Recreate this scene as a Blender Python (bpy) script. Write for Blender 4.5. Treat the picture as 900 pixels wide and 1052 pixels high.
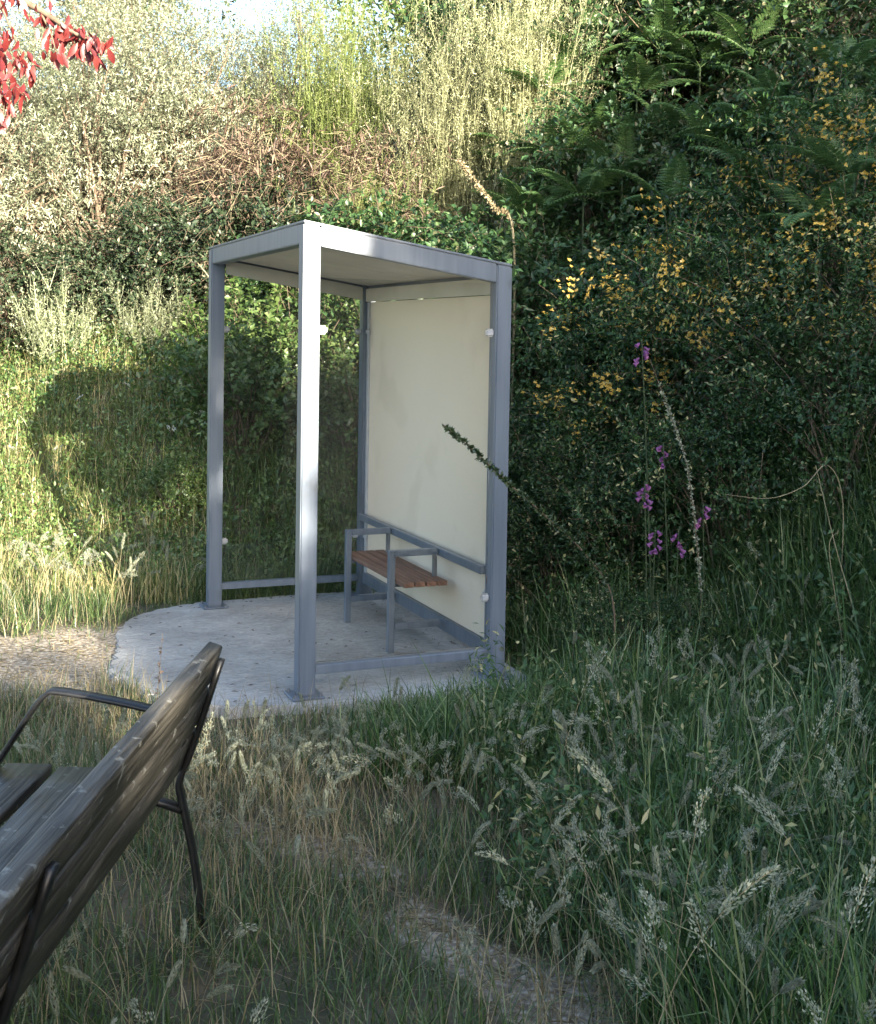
import bpy, bmesh, math, random
import numpy as np
from mathutils import Vector, Matrix

for o in list(bpy.data.objects):
    bpy.data.objects.remove(o)
scene = bpy.context.scene
COL = scene.collection
rng = np.random.default_rng(11)
random.seed(11)

# ------------------------------------------------------------------ camera
P0 = np.array([-1.7145, -5.8685, 1.8472])
YAW, PITCH, ROLL, FPX, PY = .3956, -.0414, .0167, 1250.0, 396.8
_d = np.array([math.sin(YAW) * math.cos(PITCH), math.cos(YAW) * math.cos(PITCH), math.sin(PITCH)])
_r = np.array([math.cos(YAW), -math.sin(YAW), 0.0])
_u = np.cross(_r, _d)
_r2 = math.cos(ROLL) * _r + math.sin(ROLL) * _u
_u2 = -math.sin(ROLL) * _r + math.cos(ROLL) * _u
cam_data = bpy.data.cameras.new('camera')
cam = bpy.data.objects.new('camera', cam_data)
COL.objects.link(cam)
cam.matrix_world = Matrix(((_r2[0], _u2[0], -_d[0], P0[0]), (_r2[1], _u2[1], -_d[1], P0[1]),
                           (_r2[2], _u2[2], -_d[2], P0[2]), (0, 0, 0, 1)))
cam_data.sensor_fit = 'HORIZONTAL'
cam_data.sensor_width = 36.0
cam_data.lens = 36.0 * FPX / 900.0
cam_data.shift_y = -(526 - PY) / 900.0
cam_data.clip_start = 0.05
cam_data.clip_end = 2000
scene.camera = cam

# ------------------------------------------------------------------ light
SUN_EL, SUN_AZ = math.radians(14.5), math.radians(10)      # azimuth from -Y towards +X
SDIR = np.array([math.sin(SUN_AZ) * math.cos(SUN_EL), -math.cos(SUN_AZ) * math.cos(SUN_EL), math.sin(SUN_EL)])
world = bpy.data.worlds.new('World')
scene.world = world
world.use_nodes = True
wn = world.node_tree.nodes
sky = wn.new('ShaderNodeTexSky')
sky.sky_type = 'NISHITA'
sky.sun_disc = False
sky.sun_elevation = SUN_EL
sky.sun_rotation = math.radians(170)
sky.air_density = .9
sky.dust_density = 1.5
sky.ozone_density = 1.0
world.node_tree.links.new(sky.outputs[0], wn['Background'].inputs[0])
wn['Background'].inputs[1].default_value = 0.12
sun_data = bpy.data.lights.new('sun', 'SUN')
sun_data.energy = 5.0
sun_data.angle = math.radians(0.53)
sun_data.color = (1.0, 0.90, 0.74)
sun = bpy.data.objects.new('sun', sun_data)
COL.objects.link(sun)
sun.location = (4, -20, 14)
sun.rotation_euler = Vector(SDIR).to_track_quat('Z', 'Y').to_euler()
vs = scene.view_settings
vs.view_transform = 'Standard'
vs.look = 'None'
vs.gamma = 1.0
vs.exposure = 2.5
vs.use_curve_mapping = False
scene.render.engine = 'CYCLES'
scene.cycles.max_bounces = 4
scene.cycles.diffuse_bounces = 2
scene.cycles.glossy_bounces = 2
scene.cycles.transmission_bounces = 2
scene.cycles.transparent_max_bounces = 8
scene.cycles.sample_clamp_indirect = 6.0
scene.render.resolution_x = 876
scene.render.resolution_y = 1024

# ------------------------------------------------------------------ geometry of the view and the ground
FW = np.array([math.sin(YAW), math.cos(YAW)])
RT = np.array([math.cos(YAW), -math.sin(YAW)])


def to_uv(x, y):
    dx, dy = x - P0[0], y - P0[1]
    return dx * RT[0] + dy * RT[1], dx * FW[0] + dy * FW[1]


def to_xy(u, v):
    return P0[0] + u * RT[0] + v * FW[0], P0[1] + u * RT[1] + v * FW[1]


TOE = np.array([(-90, 16), (-8, 10.6), (-4, 9.35), (-1.7, 8.75), (-.3, 9.0), (.7, 8.7), (1.0, 7.3), (1.5, 5.6),
                (2.0, 3.5), (2.3, 0), (2.7, -8), (4, -90), (-90, -90)], float)


def toe_dist(u, v):
    u = np.asarray(u, float); v = np.asarray(v, float)
    dmin = np.full(u.shape, 1e9)
    inside = np.zeros(u.shape, bool)
    n = len(TOE)
    for i in range(n):
        a, b = TOE[i], TOE[(i + 1) % n]
        e = b - a
        t = np.clip(((u - a[0]) * e[0] + (v - a[1]) * e[1]) / (e @ e), 0, 1)
        dmin = np.minimum(dmin, np.hypot(u - a[0] - t * e[0], v - a[1] - t * e[1]))
        if e[1] != 0:
            c = ((a[1] > v) != (b[1] > v)) & (u < e[0] * (v - a[1]) / e[1] + a[0])
            inside ^= c
    return np.where(inside, -dmin, dmin)


def wob(x, y, s, k):
    return (np.sin(x * s + 1.3 * k) * np.cos(y * s * 1.17 + 2.1 * k) + .5 * np.sin(x * s * 2.3 + y * s * 1.9 + k)) / 1.5


def H(u, v):
    u = np.asarray(u, float); v = np.asarray(v, float)
    D = toe_dist(u, v)
    k = np.clip((u + .3) / 1.6, 0, 1)
    k = .88 + .47 * k * k * (3 - 2 * k) * np.clip((v - 3) / 4, .15, 1)
    x = k * (np.sqrt(np.maximum(D, 0) ** 2 + .16) - .4)
    z = 9 * (1 - np.exp(-x / 9))
    z = z + .12 * wob(u, v, 1.7, 3) * np.clip(D, 0, 1)
    near = np.clip(1 - np.hypot(u, v - 7) / 40, 0, 1)
    lane = np.clip((-1.45 - u) / .4, 0, 1) * np.clip((1.5 - np.abs(v - 7)) / .6, 0, 1)
    z = z + .040 * lane
    return -.052 + z + .018 * wob(u, v, 2.6, 1) * near


def Hxy(x, y):
    u, v = to_uv(x, y)
    return H(u, v)


def ray(px, py):
    return _d + _r2 * (px - 450) / FPX - _u2 * (py - PY) / FPX


def at_v(px, py, v):
    q = ray(px, py)
    k = q[0] * FW[0] + q[1] * FW[1]
    return P0 + q * v / k


def on_z(px, py, z=0.0):
    q = ray(px, py)
    return P0 + q * (z - P0[2]) / q[2]


def hit(px, py, h=0.0, v0=3.0, v1=30.0):
    """first point along the pixel's ray that is h above the ground"""
    vs_ = np.arange(v0, v1, .04)
    q = ray(px, py)
    k = q[0] * FW[0] + q[1] * FW[1]
    P = P0 + q[None] * (vs_ / k)[:, None]
    u, v = to_uv(P[:, 0], P[:, 1])
    ok = np.where(P[:, 2] - H(u, v) <= h)[0]
    i = ok[0] if len(ok) else len(vs_) - 1
    return u[i], v[i], P[i]


# ------------------------------------------------------------------ materials
def new_mat(name):
    m = bpy.data.materials.new(name)
    m.use_nodes = True
    nt = m.node_tree
    for n in list(nt.nodes):
        if n.type != 'OUTPUT_MATERIAL':
            nt.nodes.remove(n)
    out = [n for n in nt.nodes if n.type == 'OUTPUT_MATERIAL'][0]
    return m, nt, out


def ramp_node(nt, stops):
    r = nt.nodes.new('ShaderNodeValToRGB')
    e = r.color_ramp.elements
    while len(e) < len(stops):
        e.new(.5)
    for el, (p, c) in zip(e, stops):
        el.position = p
        el.color = (*c, 1)
    return r


def leaf_mat(name, stops, trans=.3, gloss=.06, rough=.45, spread=.18):
    m, nt, out = new_mat(name)
    N, L = nt.nodes, nt.links
    at = N.new('ShaderNodeAttribute'); at.attribute_name = 'rnd'
    rp = ramp_node(nt, stops)
    L.new(at.outputs['Fac'], rp.inputs[0])
    oi = N.new('ShaderNodeObjectInfo')
    mr = N.new('ShaderNodeMapRange')
    mr.inputs[3].default_value = 1 - spread; mr.inputs[4].default_value = 1 + spread
    L.new(oi.outputs['Random'], mr.inputs[0])
    hs = N.new('ShaderNodeHueSaturation')
    L.new(mr.outputs[0], hs.inputs['Value'])
    L.new(rp.outputs[0], hs.inputs['Color'])
    df = N.new('ShaderNodeBsdfDiffuse'); tr = N.new('ShaderNodeBsdfTranslucent')
    gl = N.new('ShaderNodeBsdfGlossy'); gl.inputs['Roughness'].default_value = rough
    L.new(hs.outputs[0], df.inputs[0]); L.new(hs.outputs[0], tr.inputs[0])
    m1 = N.new('ShaderNodeMixShader'); m1.inputs[0].default_value = trans
    L.new(df.outputs[0], m1.inputs[1]); L.new(tr.outputs[0], m1.inputs[2])
    m2 = N.new('ShaderNodeMixShader'); m2.inputs[0].default_value = gloss
    L.new(m1.outputs[0], m2.inputs[1]); L.new(gl.outputs[0], m2.inputs[2])
    L.new(m2.outputs[0], out.inputs[0])
    return m


def solid_mat(name, c1, c2, scale=8.0, rough=.6, metal=0.0, bump=.0, stretch=(1, 1, 1), detail=4, spec=.5, c3=None, scale3=30, thr3=.65):
    m, nt, out = new_mat(name)
    N, L = nt.nodes, nt.links
    tc = N.new('ShaderNodeTexCoord'); mp = N.new('ShaderNodeMapping')
    mp.inputs['Scale'].default_value = stretch
    L.new(tc.outputs['Object'], mp.inputs[0])
    nz = N.new('ShaderNodeTexNoise'); nz.inputs['Scale'].default_value = scale; nz.inputs['Detail'].default_value = detail
    L.new(mp.outputs[0], nz.inputs['Vector'])
    rp = ramp_node(nt, [(.35, c1), (.65, c2)])
    L.new(nz.outputs['Fac'], rp.inputs[0])
    col = rp.outputs[0]
    if c3 is not None:
        n3 = N.new('ShaderNodeTexNoise'); n3.inputs['Scale'].default_value = scale3; n3.inputs['Detail'].default_value = 3
        L.new(tc.outputs['Object'], n3.inputs['Vector'])
        r3 = ramp_node(nt, [(thr3, (0, 0, 0)), (thr3 + .08, (1, 1, 1))])
        L.new(n3.outputs['Fac'], r3.inputs[0])
        mx = N.new('ShaderNodeMix'); mx.data_type = 'RGBA'
        L.new(r3.outputs[0], mx.inputs[0]); L.new(col, mx.inputs[6]); mx.inputs[7].default_value = (*c3, 1)
        col = mx.outputs[2]
    b = N.new('ShaderNodeBsdfPrincipled')
    L.new(col, b.inputs['Base Color'])
    b.inputs['Roughness'].default_value = rough
    b.inputs['Metallic'].default_value = metal
    b.inputs['Specular IOR Level'].default_value = spec
    if bump:
        bp = N.new('ShaderNodeBump'); bp.inputs['Strength'].default_value = bump; bp.inputs['Distance'].default_value = .01
        L.new(nz.outputs['Fac'], bp.inputs['Height']); L.new(bp.outputs[0], b.inputs['Normal'])
    L.new(b.outputs[0], out.inputs[0])
    return m


M = {}
M['alu'] = solid_mat('silver_painted_metal', (.118, .146, .188), (.15, .18, .225), 5, .34, 0, .03, (5, 5, .35), c3=(.10, .118, .14), scale3=3, thr3=.6)
M['alu_dark'] = solid_mat('dark_fitting_metal', (.12, .13, .145), (.16, .17, .19), 6, .5)  # plain grey metal of bolts, brackets and bench supports
M['ceil'] = solid_mat('pale_ceiling_sheet', (.58, .55, .47), (.65, .62, .54), 4, .5)
M['panel'] = solid_mat('cream_wall_sheet', (.84, .735, .585), (.88, .775, .625), 1.0, .30, spec=.4, c3=(.81, .705, .56), scale3=2.2, thr3=.56)
M['clip'] = solid_mat('bright_clip_metal', (.42, .44, .47), (.5, .52, .55), 20, .3, .2)
M['shelter_wood'] = solid_mat('reddish_brown_seat_wood', (.14, .070, .048), (.25, .135, .095), 9, .55, 0, .15, (6, .5, 6))
M['old_wood'] = solid_mat('weathered_grey_wood', (.013, .0115, .009), (.088, .080, .066), 2.6, .45, 0, .8, (1.2, 22, 22), 8, c3=(.17, .17, .15), scale3=26, thr3=.63)
M['iron'] = solid_mat('black_painted_iron', (.006, .006, .0065), (.012, .0125, .0135), 25, .42, 0, .1)
M['bark'] = solid_mat('grey_brown_bark', (.07, .055, .04), (.14, .11, .085), 20, .9, 0, .5, (1, 1, .3))
M['twig'] = solid_mat('brown_twig', (.10, .07, .045), (.17, .13, .09), 30, .9)
M['straw_stem'] = solid_mat('straw_stem', (.20, .175, .10), (.30, .26, .16), 20, .8)
M['green_stem'] = solid_mat('green_stem', (.022, .038, .014), (.045, .065, .024), 20, .7)

M['grass'] = leaf_mat('grass_blade', [(0, (.025, .055, .014)), (.4, (.06, .115, .028)), (.78, (.125, .18, .055)), (.9, (.24, .21, .10)), (1, (.38, .32, .18))], .35, .06)
M['grass_lush'] = leaf_mat('lush_grass_blade', [(0, (.016, .042, .010)), (.35, (.045, .105, .024)), (.75, (.105, .185, .055)), (.92, (.21, .26, .11)), (1, (.38, .33, .18))], .35, .05)
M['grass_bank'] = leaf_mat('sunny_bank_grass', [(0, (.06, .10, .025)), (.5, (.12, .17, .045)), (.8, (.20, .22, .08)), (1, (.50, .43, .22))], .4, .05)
M['dry'] = leaf_mat('dry_grass_blade', [(0, (.17, .13, .07)), (.5, (.28, .23, .13)), (1, (.42, .36, .23))], .3, .03)
M['seed'] = leaf_mat('seed_head', [(0, (.21, .24, .16)), (.5, (.33, .36, .26)), (1, (.46, .47, .36))], .35, .03)
M['willow'] = leaf_mat('silvery_willow_leaf', [(0, (.12, .15, .08)), (.4, (.29, .32, .20)), (1, (.56, .57, .42))], .32, .06)
M['broom'] = leaf_mat('broom_green', [(0, (.09, .13, .035)), (.5, (.17, .22, .06)), (1, (.32, .34, .13))], .35, .04)
M['broom_pale'] = leaf_mat('broom_pale_green', [(0, (.16, .18, .08)), (.5, (.33, .34, .18)), (1, (.54, .53, .34))], .38, .03)
M['bramble'] = leaf_mat('bramble_leaf', [(0, (.018, .046, .016)), (.5, (.045, .10, .032)), (.85, (.09, .155, .05)), (1, (.21, .19, .11))], .3, .05, .45)
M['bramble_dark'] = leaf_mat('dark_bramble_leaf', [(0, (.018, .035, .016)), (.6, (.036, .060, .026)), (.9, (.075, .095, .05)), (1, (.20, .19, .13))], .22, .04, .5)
M['sprig'] = leaf_mat('pale_sprig', [(0, (.12, .15, .07)), (.5, (.24, .27, .15)), (1, (.40, .42, .28))], .3, .04)
M['bush'] = leaf_mat('bright_bush_leaf', [(0, (.05, .10, .025)), (.5, (.10, .17, .04)), (1, (.19, .26, .08))], .4, .06)
M['wort'] = leaf_mat('small_shrub_leaf', [(0, (.012, .036, .011)), (.5, (.036, .088, .024)), (.86, (.075, .14, .040)), (.94, (.34, .33, .14)), (1, (.48, .44, .22))], .3, .04)
M['yellow'] = leaf_mat('yellow_petal', [(0, (.50, .31, .05)), (.6, (.68, .47, .10)), (1, (.78, .62, .28))], .4, .02)
M['purple'] = leaf_mat('purple_petal', [(0, (.19, .06, .19)), (1, (.36, .14, .34))], .4, .03)
M['fern'] = leaf_mat('fern_green', [(0, (.05, .11, .035)), (.6, (.09, .17, .05)), (1, (.16, .24, .08))], .4, .05)
M['dead'] = leaf_mat('dead_brown_foliage', [(0, (.075, .05, .036)), (.5, (.15, .105, .078)), (1, (.27, .20, .15))], .25, .02)
M['red'] = leaf_mat('red_leaf', [(0, (.11, .010, .010)), (.6, (.26, .035, .032)), (1, (.44, .11, .085))], .4, .08)
M['tree'] = leaf_mat('dark_tree_leaf', [(0, (.025, .05, .018)), (.6, (.05, .09, .03)), (1, (.09, .14, .05))], .3, .07)
M['white_fl'] = leaf_mat('white_petal', [(0, (.6, .6, .52)), (1, (.8, .8, .72))], .3, .02)

# glass: clear sheet with fresnel reflection
m, nt, out = new_mat('clear_glass')
tr = nt.nodes.new('ShaderNodeBsdfTransparent'); tr.inputs[0].default_value = (.962, .962, .958, 1)
gl = nt.nodes.new('ShaderNodeBsdfGlossy'); gl.inputs['Roughness'].default_value = .02
fr = nt.nodes.new('ShaderNodeFresnel'); fr.inputs[0].default_value = 1.45
mx = nt.nodes.new('ShaderNodeMixShader')
nt.links.new(fr.outputs[0], mx.inputs[0]); nt.links.new(tr.outputs[0], mx.inputs[1]); nt.links.new(gl.outputs[0], mx.inputs[2])
nt.links.new(mx.outputs[0], out.inputs[0])
M['glass'] = m

# concrete
m, nt, out = new_mat('poured_concrete')
N, L = nt.nodes, nt.links
tc = N.new('ShaderNodeTexCoord')
n1 = N.new('ShaderNodeTexNoise'); n1.inputs['Scale'].default_value = 2.2; n1.inputs['Detail'].default_value = 6
mp = N.new('ShaderNodeMapping'); mp.inputs['Rotation'].default_value = (0, 0, .9); mp.inputs['Scale'].default_value = (7, 13, 1)
n2 = N.new('ShaderNodeTexNoise'); n2.inputs['Scale'].default_value = 1.6; n2.inputs['Detail'].default_value = 5; n2.inputs['Distortion'].default_value = 2.2
L.new(tc.outputs['Object'], n1.inputs['Vector']); L.new(tc.outputs['Object'], mp.inputs[0]); L.new(mp.outputs[0], n2.inputs['Vector'])
rp = ramp_node(nt, [(.34, (.23, .228, .215)), (.5, (.35, .348, .335)), (.66, (.48, .475, .46))])
ad = N.new('ShaderNodeMath'); ad.operation = 'MULTIPLY_ADD'; ad.inputs[1].default_value = .45
ml = N.new('ShaderNodeMath'); ml.operation = 'MULTIPLY'; ml.inputs[1].default_value = .55
L.new(n1.outputs['Fac'], ml.inputs[0]); L.new(n2.outputs['Fac'], ad.inputs[0]); L.new(ml.outputs[0], ad.inputs[2])
L.new(ad.outputs[0], rp.inputs[0])
b = N.new('ShaderNodeBsdfPrincipled'); b.inputs['Roughness'].default_value = .85
L.new(rp.outputs[0], b.inputs['Base Color'])
bp = N.new('ShaderNodeBump'); bp.inputs['Strength'].default_value = .9; bp.inputs['Distance'].default_value = .02
L.new(n2.outputs['Fac'], bp.inputs['Height']); L.new(bp.outputs[0], b.inputs['Normal'])
L.new(b.outputs[0], out.inputs[0])
M['concrete'] = m

# ground: soil, straw litter and moss; the 'bare' attribute marks trodden sandy ground
m, nt, out = new_mat('soil_and_litter')
N, L = nt.nodes, nt.links
tc = N.new('ShaderNodeTexCoord')
n1 = N.new('ShaderNodeTexNoise'); n1.inputs['Scale'].default_value = 3.0; n1.inputs['Detail'].default_value = 8
n2 = N.new('ShaderNodeTexNoise'); n2.inputs['Scale'].default_value = 45.0; n2.inputs['Detail'].default_value = 5
L.new(tc.outputs['Object'], n1.inputs['Vector']); L.new(tc.outputs['Object'], n2.inputs['Vector'])
ra = ramp_node(nt, [(.3, (.045, .055, .025)), (.5, (.085, .075, .045)), (.7, (.15, .12, .075))])
L.new(n1.outputs['Fac'], ra.inputs[0])
rb = ramp_node(nt, [(.3, (.15, .12, .083)), (.5, (.27, .225, .168)), (.7, (.52, .465, .38))])
L.new(n2.outputs['Fac'], rb.inputs[0])
at = N.new('ShaderNodeAttribute'); at.attribute_name = 'bare'
sm = N.new('ShaderNodeMath'); sm.operation = 'MULTIPLY_ADD'; sm.inputs[1].default_value = 1.0
sub = N.new('ShaderNodeMath'); sub.operation = 'SUBTRACT'; sub.inputs[1].default_value = .5
L.new(n1.outputs['Fac'], sub.inputs[0]); L.new(at.outputs['Fac'], sm.inputs[0]); L.new(sub.outputs[0], sm.inputs[2])
rc = ramp_node(nt, [(.35, (0, 0, 0)), (.6, (1, 1, 1))])
L.new(sm.outputs[0], rc.inputs[0])
mx = N.new('ShaderNodeMix'); mx.data_type = 'RGBA'
L.new(rc.outputs[0], mx.inputs[0]); L.new(ra.outputs[0], mx.inputs[6]); L.new(rb.outputs[0], mx.inputs[7])
b = N.new('ShaderNodeBsdfPrincipled'); b.inputs['Roughness'].default_value = .95
L.new(mx.outputs[2], b.inputs['Base Color'])
bp = N.new('ShaderNodeBump'); bp.inputs['Strength'].default_value = .8; bp.inputs['Distance'].default_value = .02
L.new(n2.outputs['Fac'], bp.inputs['Height']); L.new(bp.outputs[0], b.inputs['Normal'])
L.new(b.outputs[0], out.inputs[0])
M['ground'] = m


# ------------------------------------------------------------------ mesh helpers
def np_mesh(name, V, F, rnd=None, smooth=False, extra=None):
    V = np.ascontiguousarray(V, np.float32); F = np.ascontiguousarray(F, np.int32)
    me = bpy.data.meshes.new(name)
    k = F.shape[1]
    me.vertices.add(len(V)); me.vertices.foreach_set('co', V.ravel())
    me.loops.add(F.size); me.loops.foreach_set('vertex_index', F.ravel())
    me.polygons.add(len(F)); me.polygons.foreach_set('loop_start', np.arange(len(F), dtype=np.int32) * k)
    if smooth:
        me.polygons.foreach_set('use_smooth', np.ones(len(F), bool))
    me.update(calc_edges=True)
    if rnd is not None:
        a = me.attributes.new('rnd', 'FLOAT', 'FACE')
        a.data.foreach_set('value', np.ascontiguousarray(rnd, np.float32))
    if extra is not None:
        a = me.attributes.new(extra[0], 'FLOAT', 'POINT')
        a.data.foreach_set('value', np.ascontiguousarray(extra[1], np.float32))
    return me


def link(name, me, mat=None, parent=None, kind=None, loc=None):
    o = bpy.data.objects.new(name, me)
    COL.objects.link(o)
    if mat is not None and me is not None:
        if len(me.materials) == 0:
            me.materials.append(mat)
    if parent is not None:
        o.parent = parent
    if kind:
        o['kind'] = kind
    if loc is not None:
        o.location = loc
    return o


def tag(o, label, cat, group=None):
    o['label'] = label; o['category'] = cat
    if group:
        o['group'] = group
    return o


def thing(name, label, cat, loc=(0, 0, 0), rz=0, group=None, scale=1):
    o = bpy.data.objects.new(name, None)
    o.empty_display_size = .1
    COL.objects.link(o)
    o.location = loc; o.rotation_euler = (0, 0, rz); o.scale = (scale,) * 3
    return tag(o, label, cat, group)


class Geo:
    """collects vertices, triangles and a value per triangle"""
    def __init__(s):
        s.V = []; s.F = []; s.R = []; s.n = 0

    def add(s, V, F, R=None):
        V = np.asarray(V, float).reshape(-1, 3); F = np.asarray(F, int).reshape(-1, 3)
        s.V.append(V); s.F.append(F + s.n); s.n += len(V)
        s.R.append(np.full(len(F), .5) if R is None else np.broadcast_to(np.asarray(R, float), (len(F),)))

    def mesh(s, name, smooth=False):
        return np_mesh(name, np.concatenate(s.V), np.concatenate(s.F), np.concatenate(s.R), smooth)


def box_mesh(name, size, bevel=.003, segs=1):
    bm = bmesh.new()
    bmesh.ops.create_cube(bm, size=1)
    bmesh.ops.scale(bm, vec=size, verts=bm.verts)
    if bevel:
        bmesh.ops.bevel(bm, geom=list(bm.edges), offset=min(bevel, min(size) * .4), segments=segs, affect='EDGES', profile=.5)
    me = bpy.data.meshes.new(name)
    bm.to_mesh(me); bm.free()
    return me


def box(name, lo, hi, mat, parent=None, bevel=.003, kind=None, segs=1):
    lo = np.array(lo, float); hi = np.array(hi, float)
    base = np.array(parent_origin(parent))
    o = link(name, box_mesh(name, tuple(hi - lo), bevel, segs), mat, parent, kind)
    o.location = tuple((lo + hi) / 2 - base)
    return o


ORIG = {}


def parent_origin(p):
    if p is None:
        return (0, 0, 0)
    t = np.zeros(3)
    while p is not None:
        t += np.array(p.location); p = p.parent
    return t


def sweep(points, w, t, side, close=True):
    """rectangular bar along a polyline; side = unit vector across which the width w runs"""
    P = np.array(points, float); n = len(P)
    side = np.array(side, float); side /= np.linalg.norm(side)
    T = np.gradient(P, axis=0); T /= np.linalg.norm(T, axis=1)[:, None]
    Nn = np.cross(T, side); Nn /= np.linalg.norm(Nn, axis=1)[:, None]
    V = []
    c = .25 * min(w, t)
    prof = [(-w / 2 + c, -t / 2), (w / 2 - c, -t / 2), (w / 2, -t / 2 + c), (w / 2, t / 2 - c), (w / 2 - c, t / 2), (-w / 2 + c, t / 2), (-w / 2, t / 2 - c), (-w / 2, -t / 2 + c)]
    for i in range(n):
        for a, b_ in prof:
            V.append(P[i] + side * a + Nn[i] * b_)
    k = len(prof); F = []
    for i in range(n - 1):
        for j in range(k):
            a = i * k + j; b_ = i * k + (j + 1) % k
            F += [(a, b_, b_ + k), (a, b_ + k, a + k)]
    for j in range(1, k - 1):
        F += [(0, j + 1, j), ((n - 1) * k, (n - 1) * k + j, (n - 1) * k + j + 1)]
    return np.array(V), np.array(F)


def smooth_line(pts, n=6):
    """Catmull-Rom resampling"""
    P = np.array(pts, float)
    Q = np.vstack([2 * P[0] - P[1], P, 2 * P[-1] - P[-2]])
    out_ = []
    for i in range(1, len(Q) - 2):
        for t in np.linspace(0, 1, n, endpoint=False):
            a, b_, c, d_ = Q[i - 1], Q[i], Q[i + 1], Q[i + 2]
            out_.append(.5 * ((2 * b_) + (-a + c) * t + (2 * a - 5 * b_ + 4 * c - d_) * t * t + (-a + 3 * b_ - 3 * c + d_) * t ** 3))
    out_.append(P[-1])
    return np.array(out_)


def tube(points, r0, r1, sides=5):
    P = np.array(points, float); n = len(P)
    T = np.gradient(P, axis=0); T /= np.linalg.norm(T, axis=1)[:, None] + 1e-9
    ref = np.array([.31, .22, .92]) if abs(T[0][2]) < .9 else np.array([1., .1, 0])
    A = np.cross(T, ref); A /= np.linalg.norm(A, axis=1)[:, None] + 1e-9
    B = np.cross(T, A)
    R = np.linspace(r0, r1, n)
    ang = np.arange(sides) * 2 * math.pi / sides
    V = (P[:, None, :] + R[:, None, None] * (A[:, None, :] * np.cos(ang)[None, :, None] + B[:, None, :] * np.sin(ang)[None, :, None])).reshape(-1, 3)
    F = []
    for i in range(n - 1):
        for j in range(sides):
            a = i * sides + j; b_ = i * sides + (j + 1) % sides
            F += [(a, b_, b_ + sides), (a, b_ + sides, a + sides)]
    for j in range(1, sides - 1):
        F.append((0, j + 1, j)); F.append(((n - 1) * sides, (n - 1) * sides + j, (n - 1) * sides + j + 1))
    return V, np.array(F)


def unit(a):
    return a / (np.linalg.norm(a, axis=-1, keepdims=True) + 1e-9)


def leaves(P, Dr, Nr, Ln, Wd, fold=.18, r=None):
    """folded diamond leaves: base P, direction Dr, rough normal Nr; 2 triangles each"""
    n = len(P)
    Dr = unit(Dr); S = unit(np.cross(Dr, Nr)); Nn = np.cross(S, Dr)
    Ln = np.broadcast_to(Ln, (n,))[:, None]; Wd = np.broadcast_to(Wd, (n,))[:, None]
    mid = P + Dr * Ln * .45 + Nn * Wd * fold
    V = np.stack([P, mid + S * Wd * .5, P + Dr * Ln - Nn * Ln * .08, mid - S * Wd * .5], 1).reshape(-1, 3)
    i = np.arange(n)[:, None] * 4
    F = np.concatenate([i + np.array([[0, 1, 2]]), i + np.array([[0, 2, 3]])], 1).reshape(-1, 3)
    r = rng.random(n) if r is None else r
    return V, F, np.repeat(r, 2)


def blades(P, Ln, Wd, az, lean, bend, seg=3, r=None):
    n = len(P)
    Ln = np.broadcast_to(Ln, (n,)); Wd = np.broadcast_to(Wd, (n,))
    t = np.linspace(0, 1, seg + 1)
    th = lean[:, None] + bend[:, None] * t[None, :-1] ** 1.3
    dx = np.concatenate([np.zeros((n, 1)), np.cumsum(np.sin(th), 1)], 1) * (Ln / seg)[:, None]
    dz = np.concatenate([np.zeros((n, 1)), np.cumsum(np.cos(th), 1)], 1) * (Ln / seg)[:, None]
    C = np.stack([P[:, 0:1] + dx * np.cos(az)[:, None], P[:, 1:2] + dx * np.sin(az)[:, None], P[:, 2:3] + dz], 2)
    tw = az + math.pi / 2 + rng.normal(0, .5, n)
    S = np.stack([np.cos(tw), np.sin(tw), np.zeros(n)], 1)
    w = Wd[:, None] * (1 - .75 * t[None, :-1] ** 1.6) * .5
    A = C[:, :-1] + S[:, None, :] * w[..., None]
    B = C[:, :-1] - S[:, None, :] * w[..., None]
    V = np.concatenate([A, B, C[:, -1:]], 1)            # seg A, seg B, tip
    k = 2 * seg + 1
    f = []
    for j in range(seg - 1):
        f += [(j, seg + j, seg + j + 1), (j, seg + j + 1, j + 1)]
    f.append((seg - 1, 2 * seg - 1, 2 * seg))
    f = np.array(f)
    F = (np.arange(n)[:, None, None] * k + f[None]).reshape(-1, 3)
    r = rng.random(n) if r is None else r
    return V.reshape(-1, 3), F, np.repeat(r, len(f)), C


# ================================================================== THE SETTING
def axis_pts(lo, hi, fine, far):
    a = list(np.arange(lo, hi + 1e-6, fine))
    s, x = fine, lo
    left = []
    while x > -far:
        s *= 1.35; x -= s; left.append(x)
    s, x = fine, a[-1]
    right = []
    while x < far:
        s *= 1.35; x += s; right.append(x)
    return np.array(left[::-1] + a + right)


PATH = [on_z(*p, z=-.06)[:2] for p in [(210, 850), (290, 862), (345, 880), (410, 930), (480, 985), (560, 1045), (640, 1150)]]
PATHW = [.03, .07, .12, .09, .10, .16, .2]


def bare_mask(x, y):
    b_ = np.zeros(np.shape(x))
    for i in range(len(PATH) - 1):
        a, c = PATH[i], PATH[i + 1]
        e = c - a
        t = np.clip(((x - a[0]) * e[0] + (y - a[1]) * e[1]) / (e @ e), 0, 1)
        dd = np.hypot(x - a[0] - t * e[0], y - a[1] - t * e[1])
        w = PATHW[i] + (PATHW[i + 1] - PATHW[i]) * t
        b_ = np.maximum(b_, np.clip(1.15 - dd / w * .75 + .8 * wob(x, y, 6.5, 3), 0, 1))
    # trodden sandy lane to the left of the pad
    u, v = to_uv(x, y)
    lane = np.clip(1.5 - np.abs(v - 6.75 - .1 * (u + 2)) / .72 + .3 * wob(u, v, 5, 2), 0, 1) * np.clip((-1.45 - u) / .35, 0, 1)
    return np.maximum(b_, lane)


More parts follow.
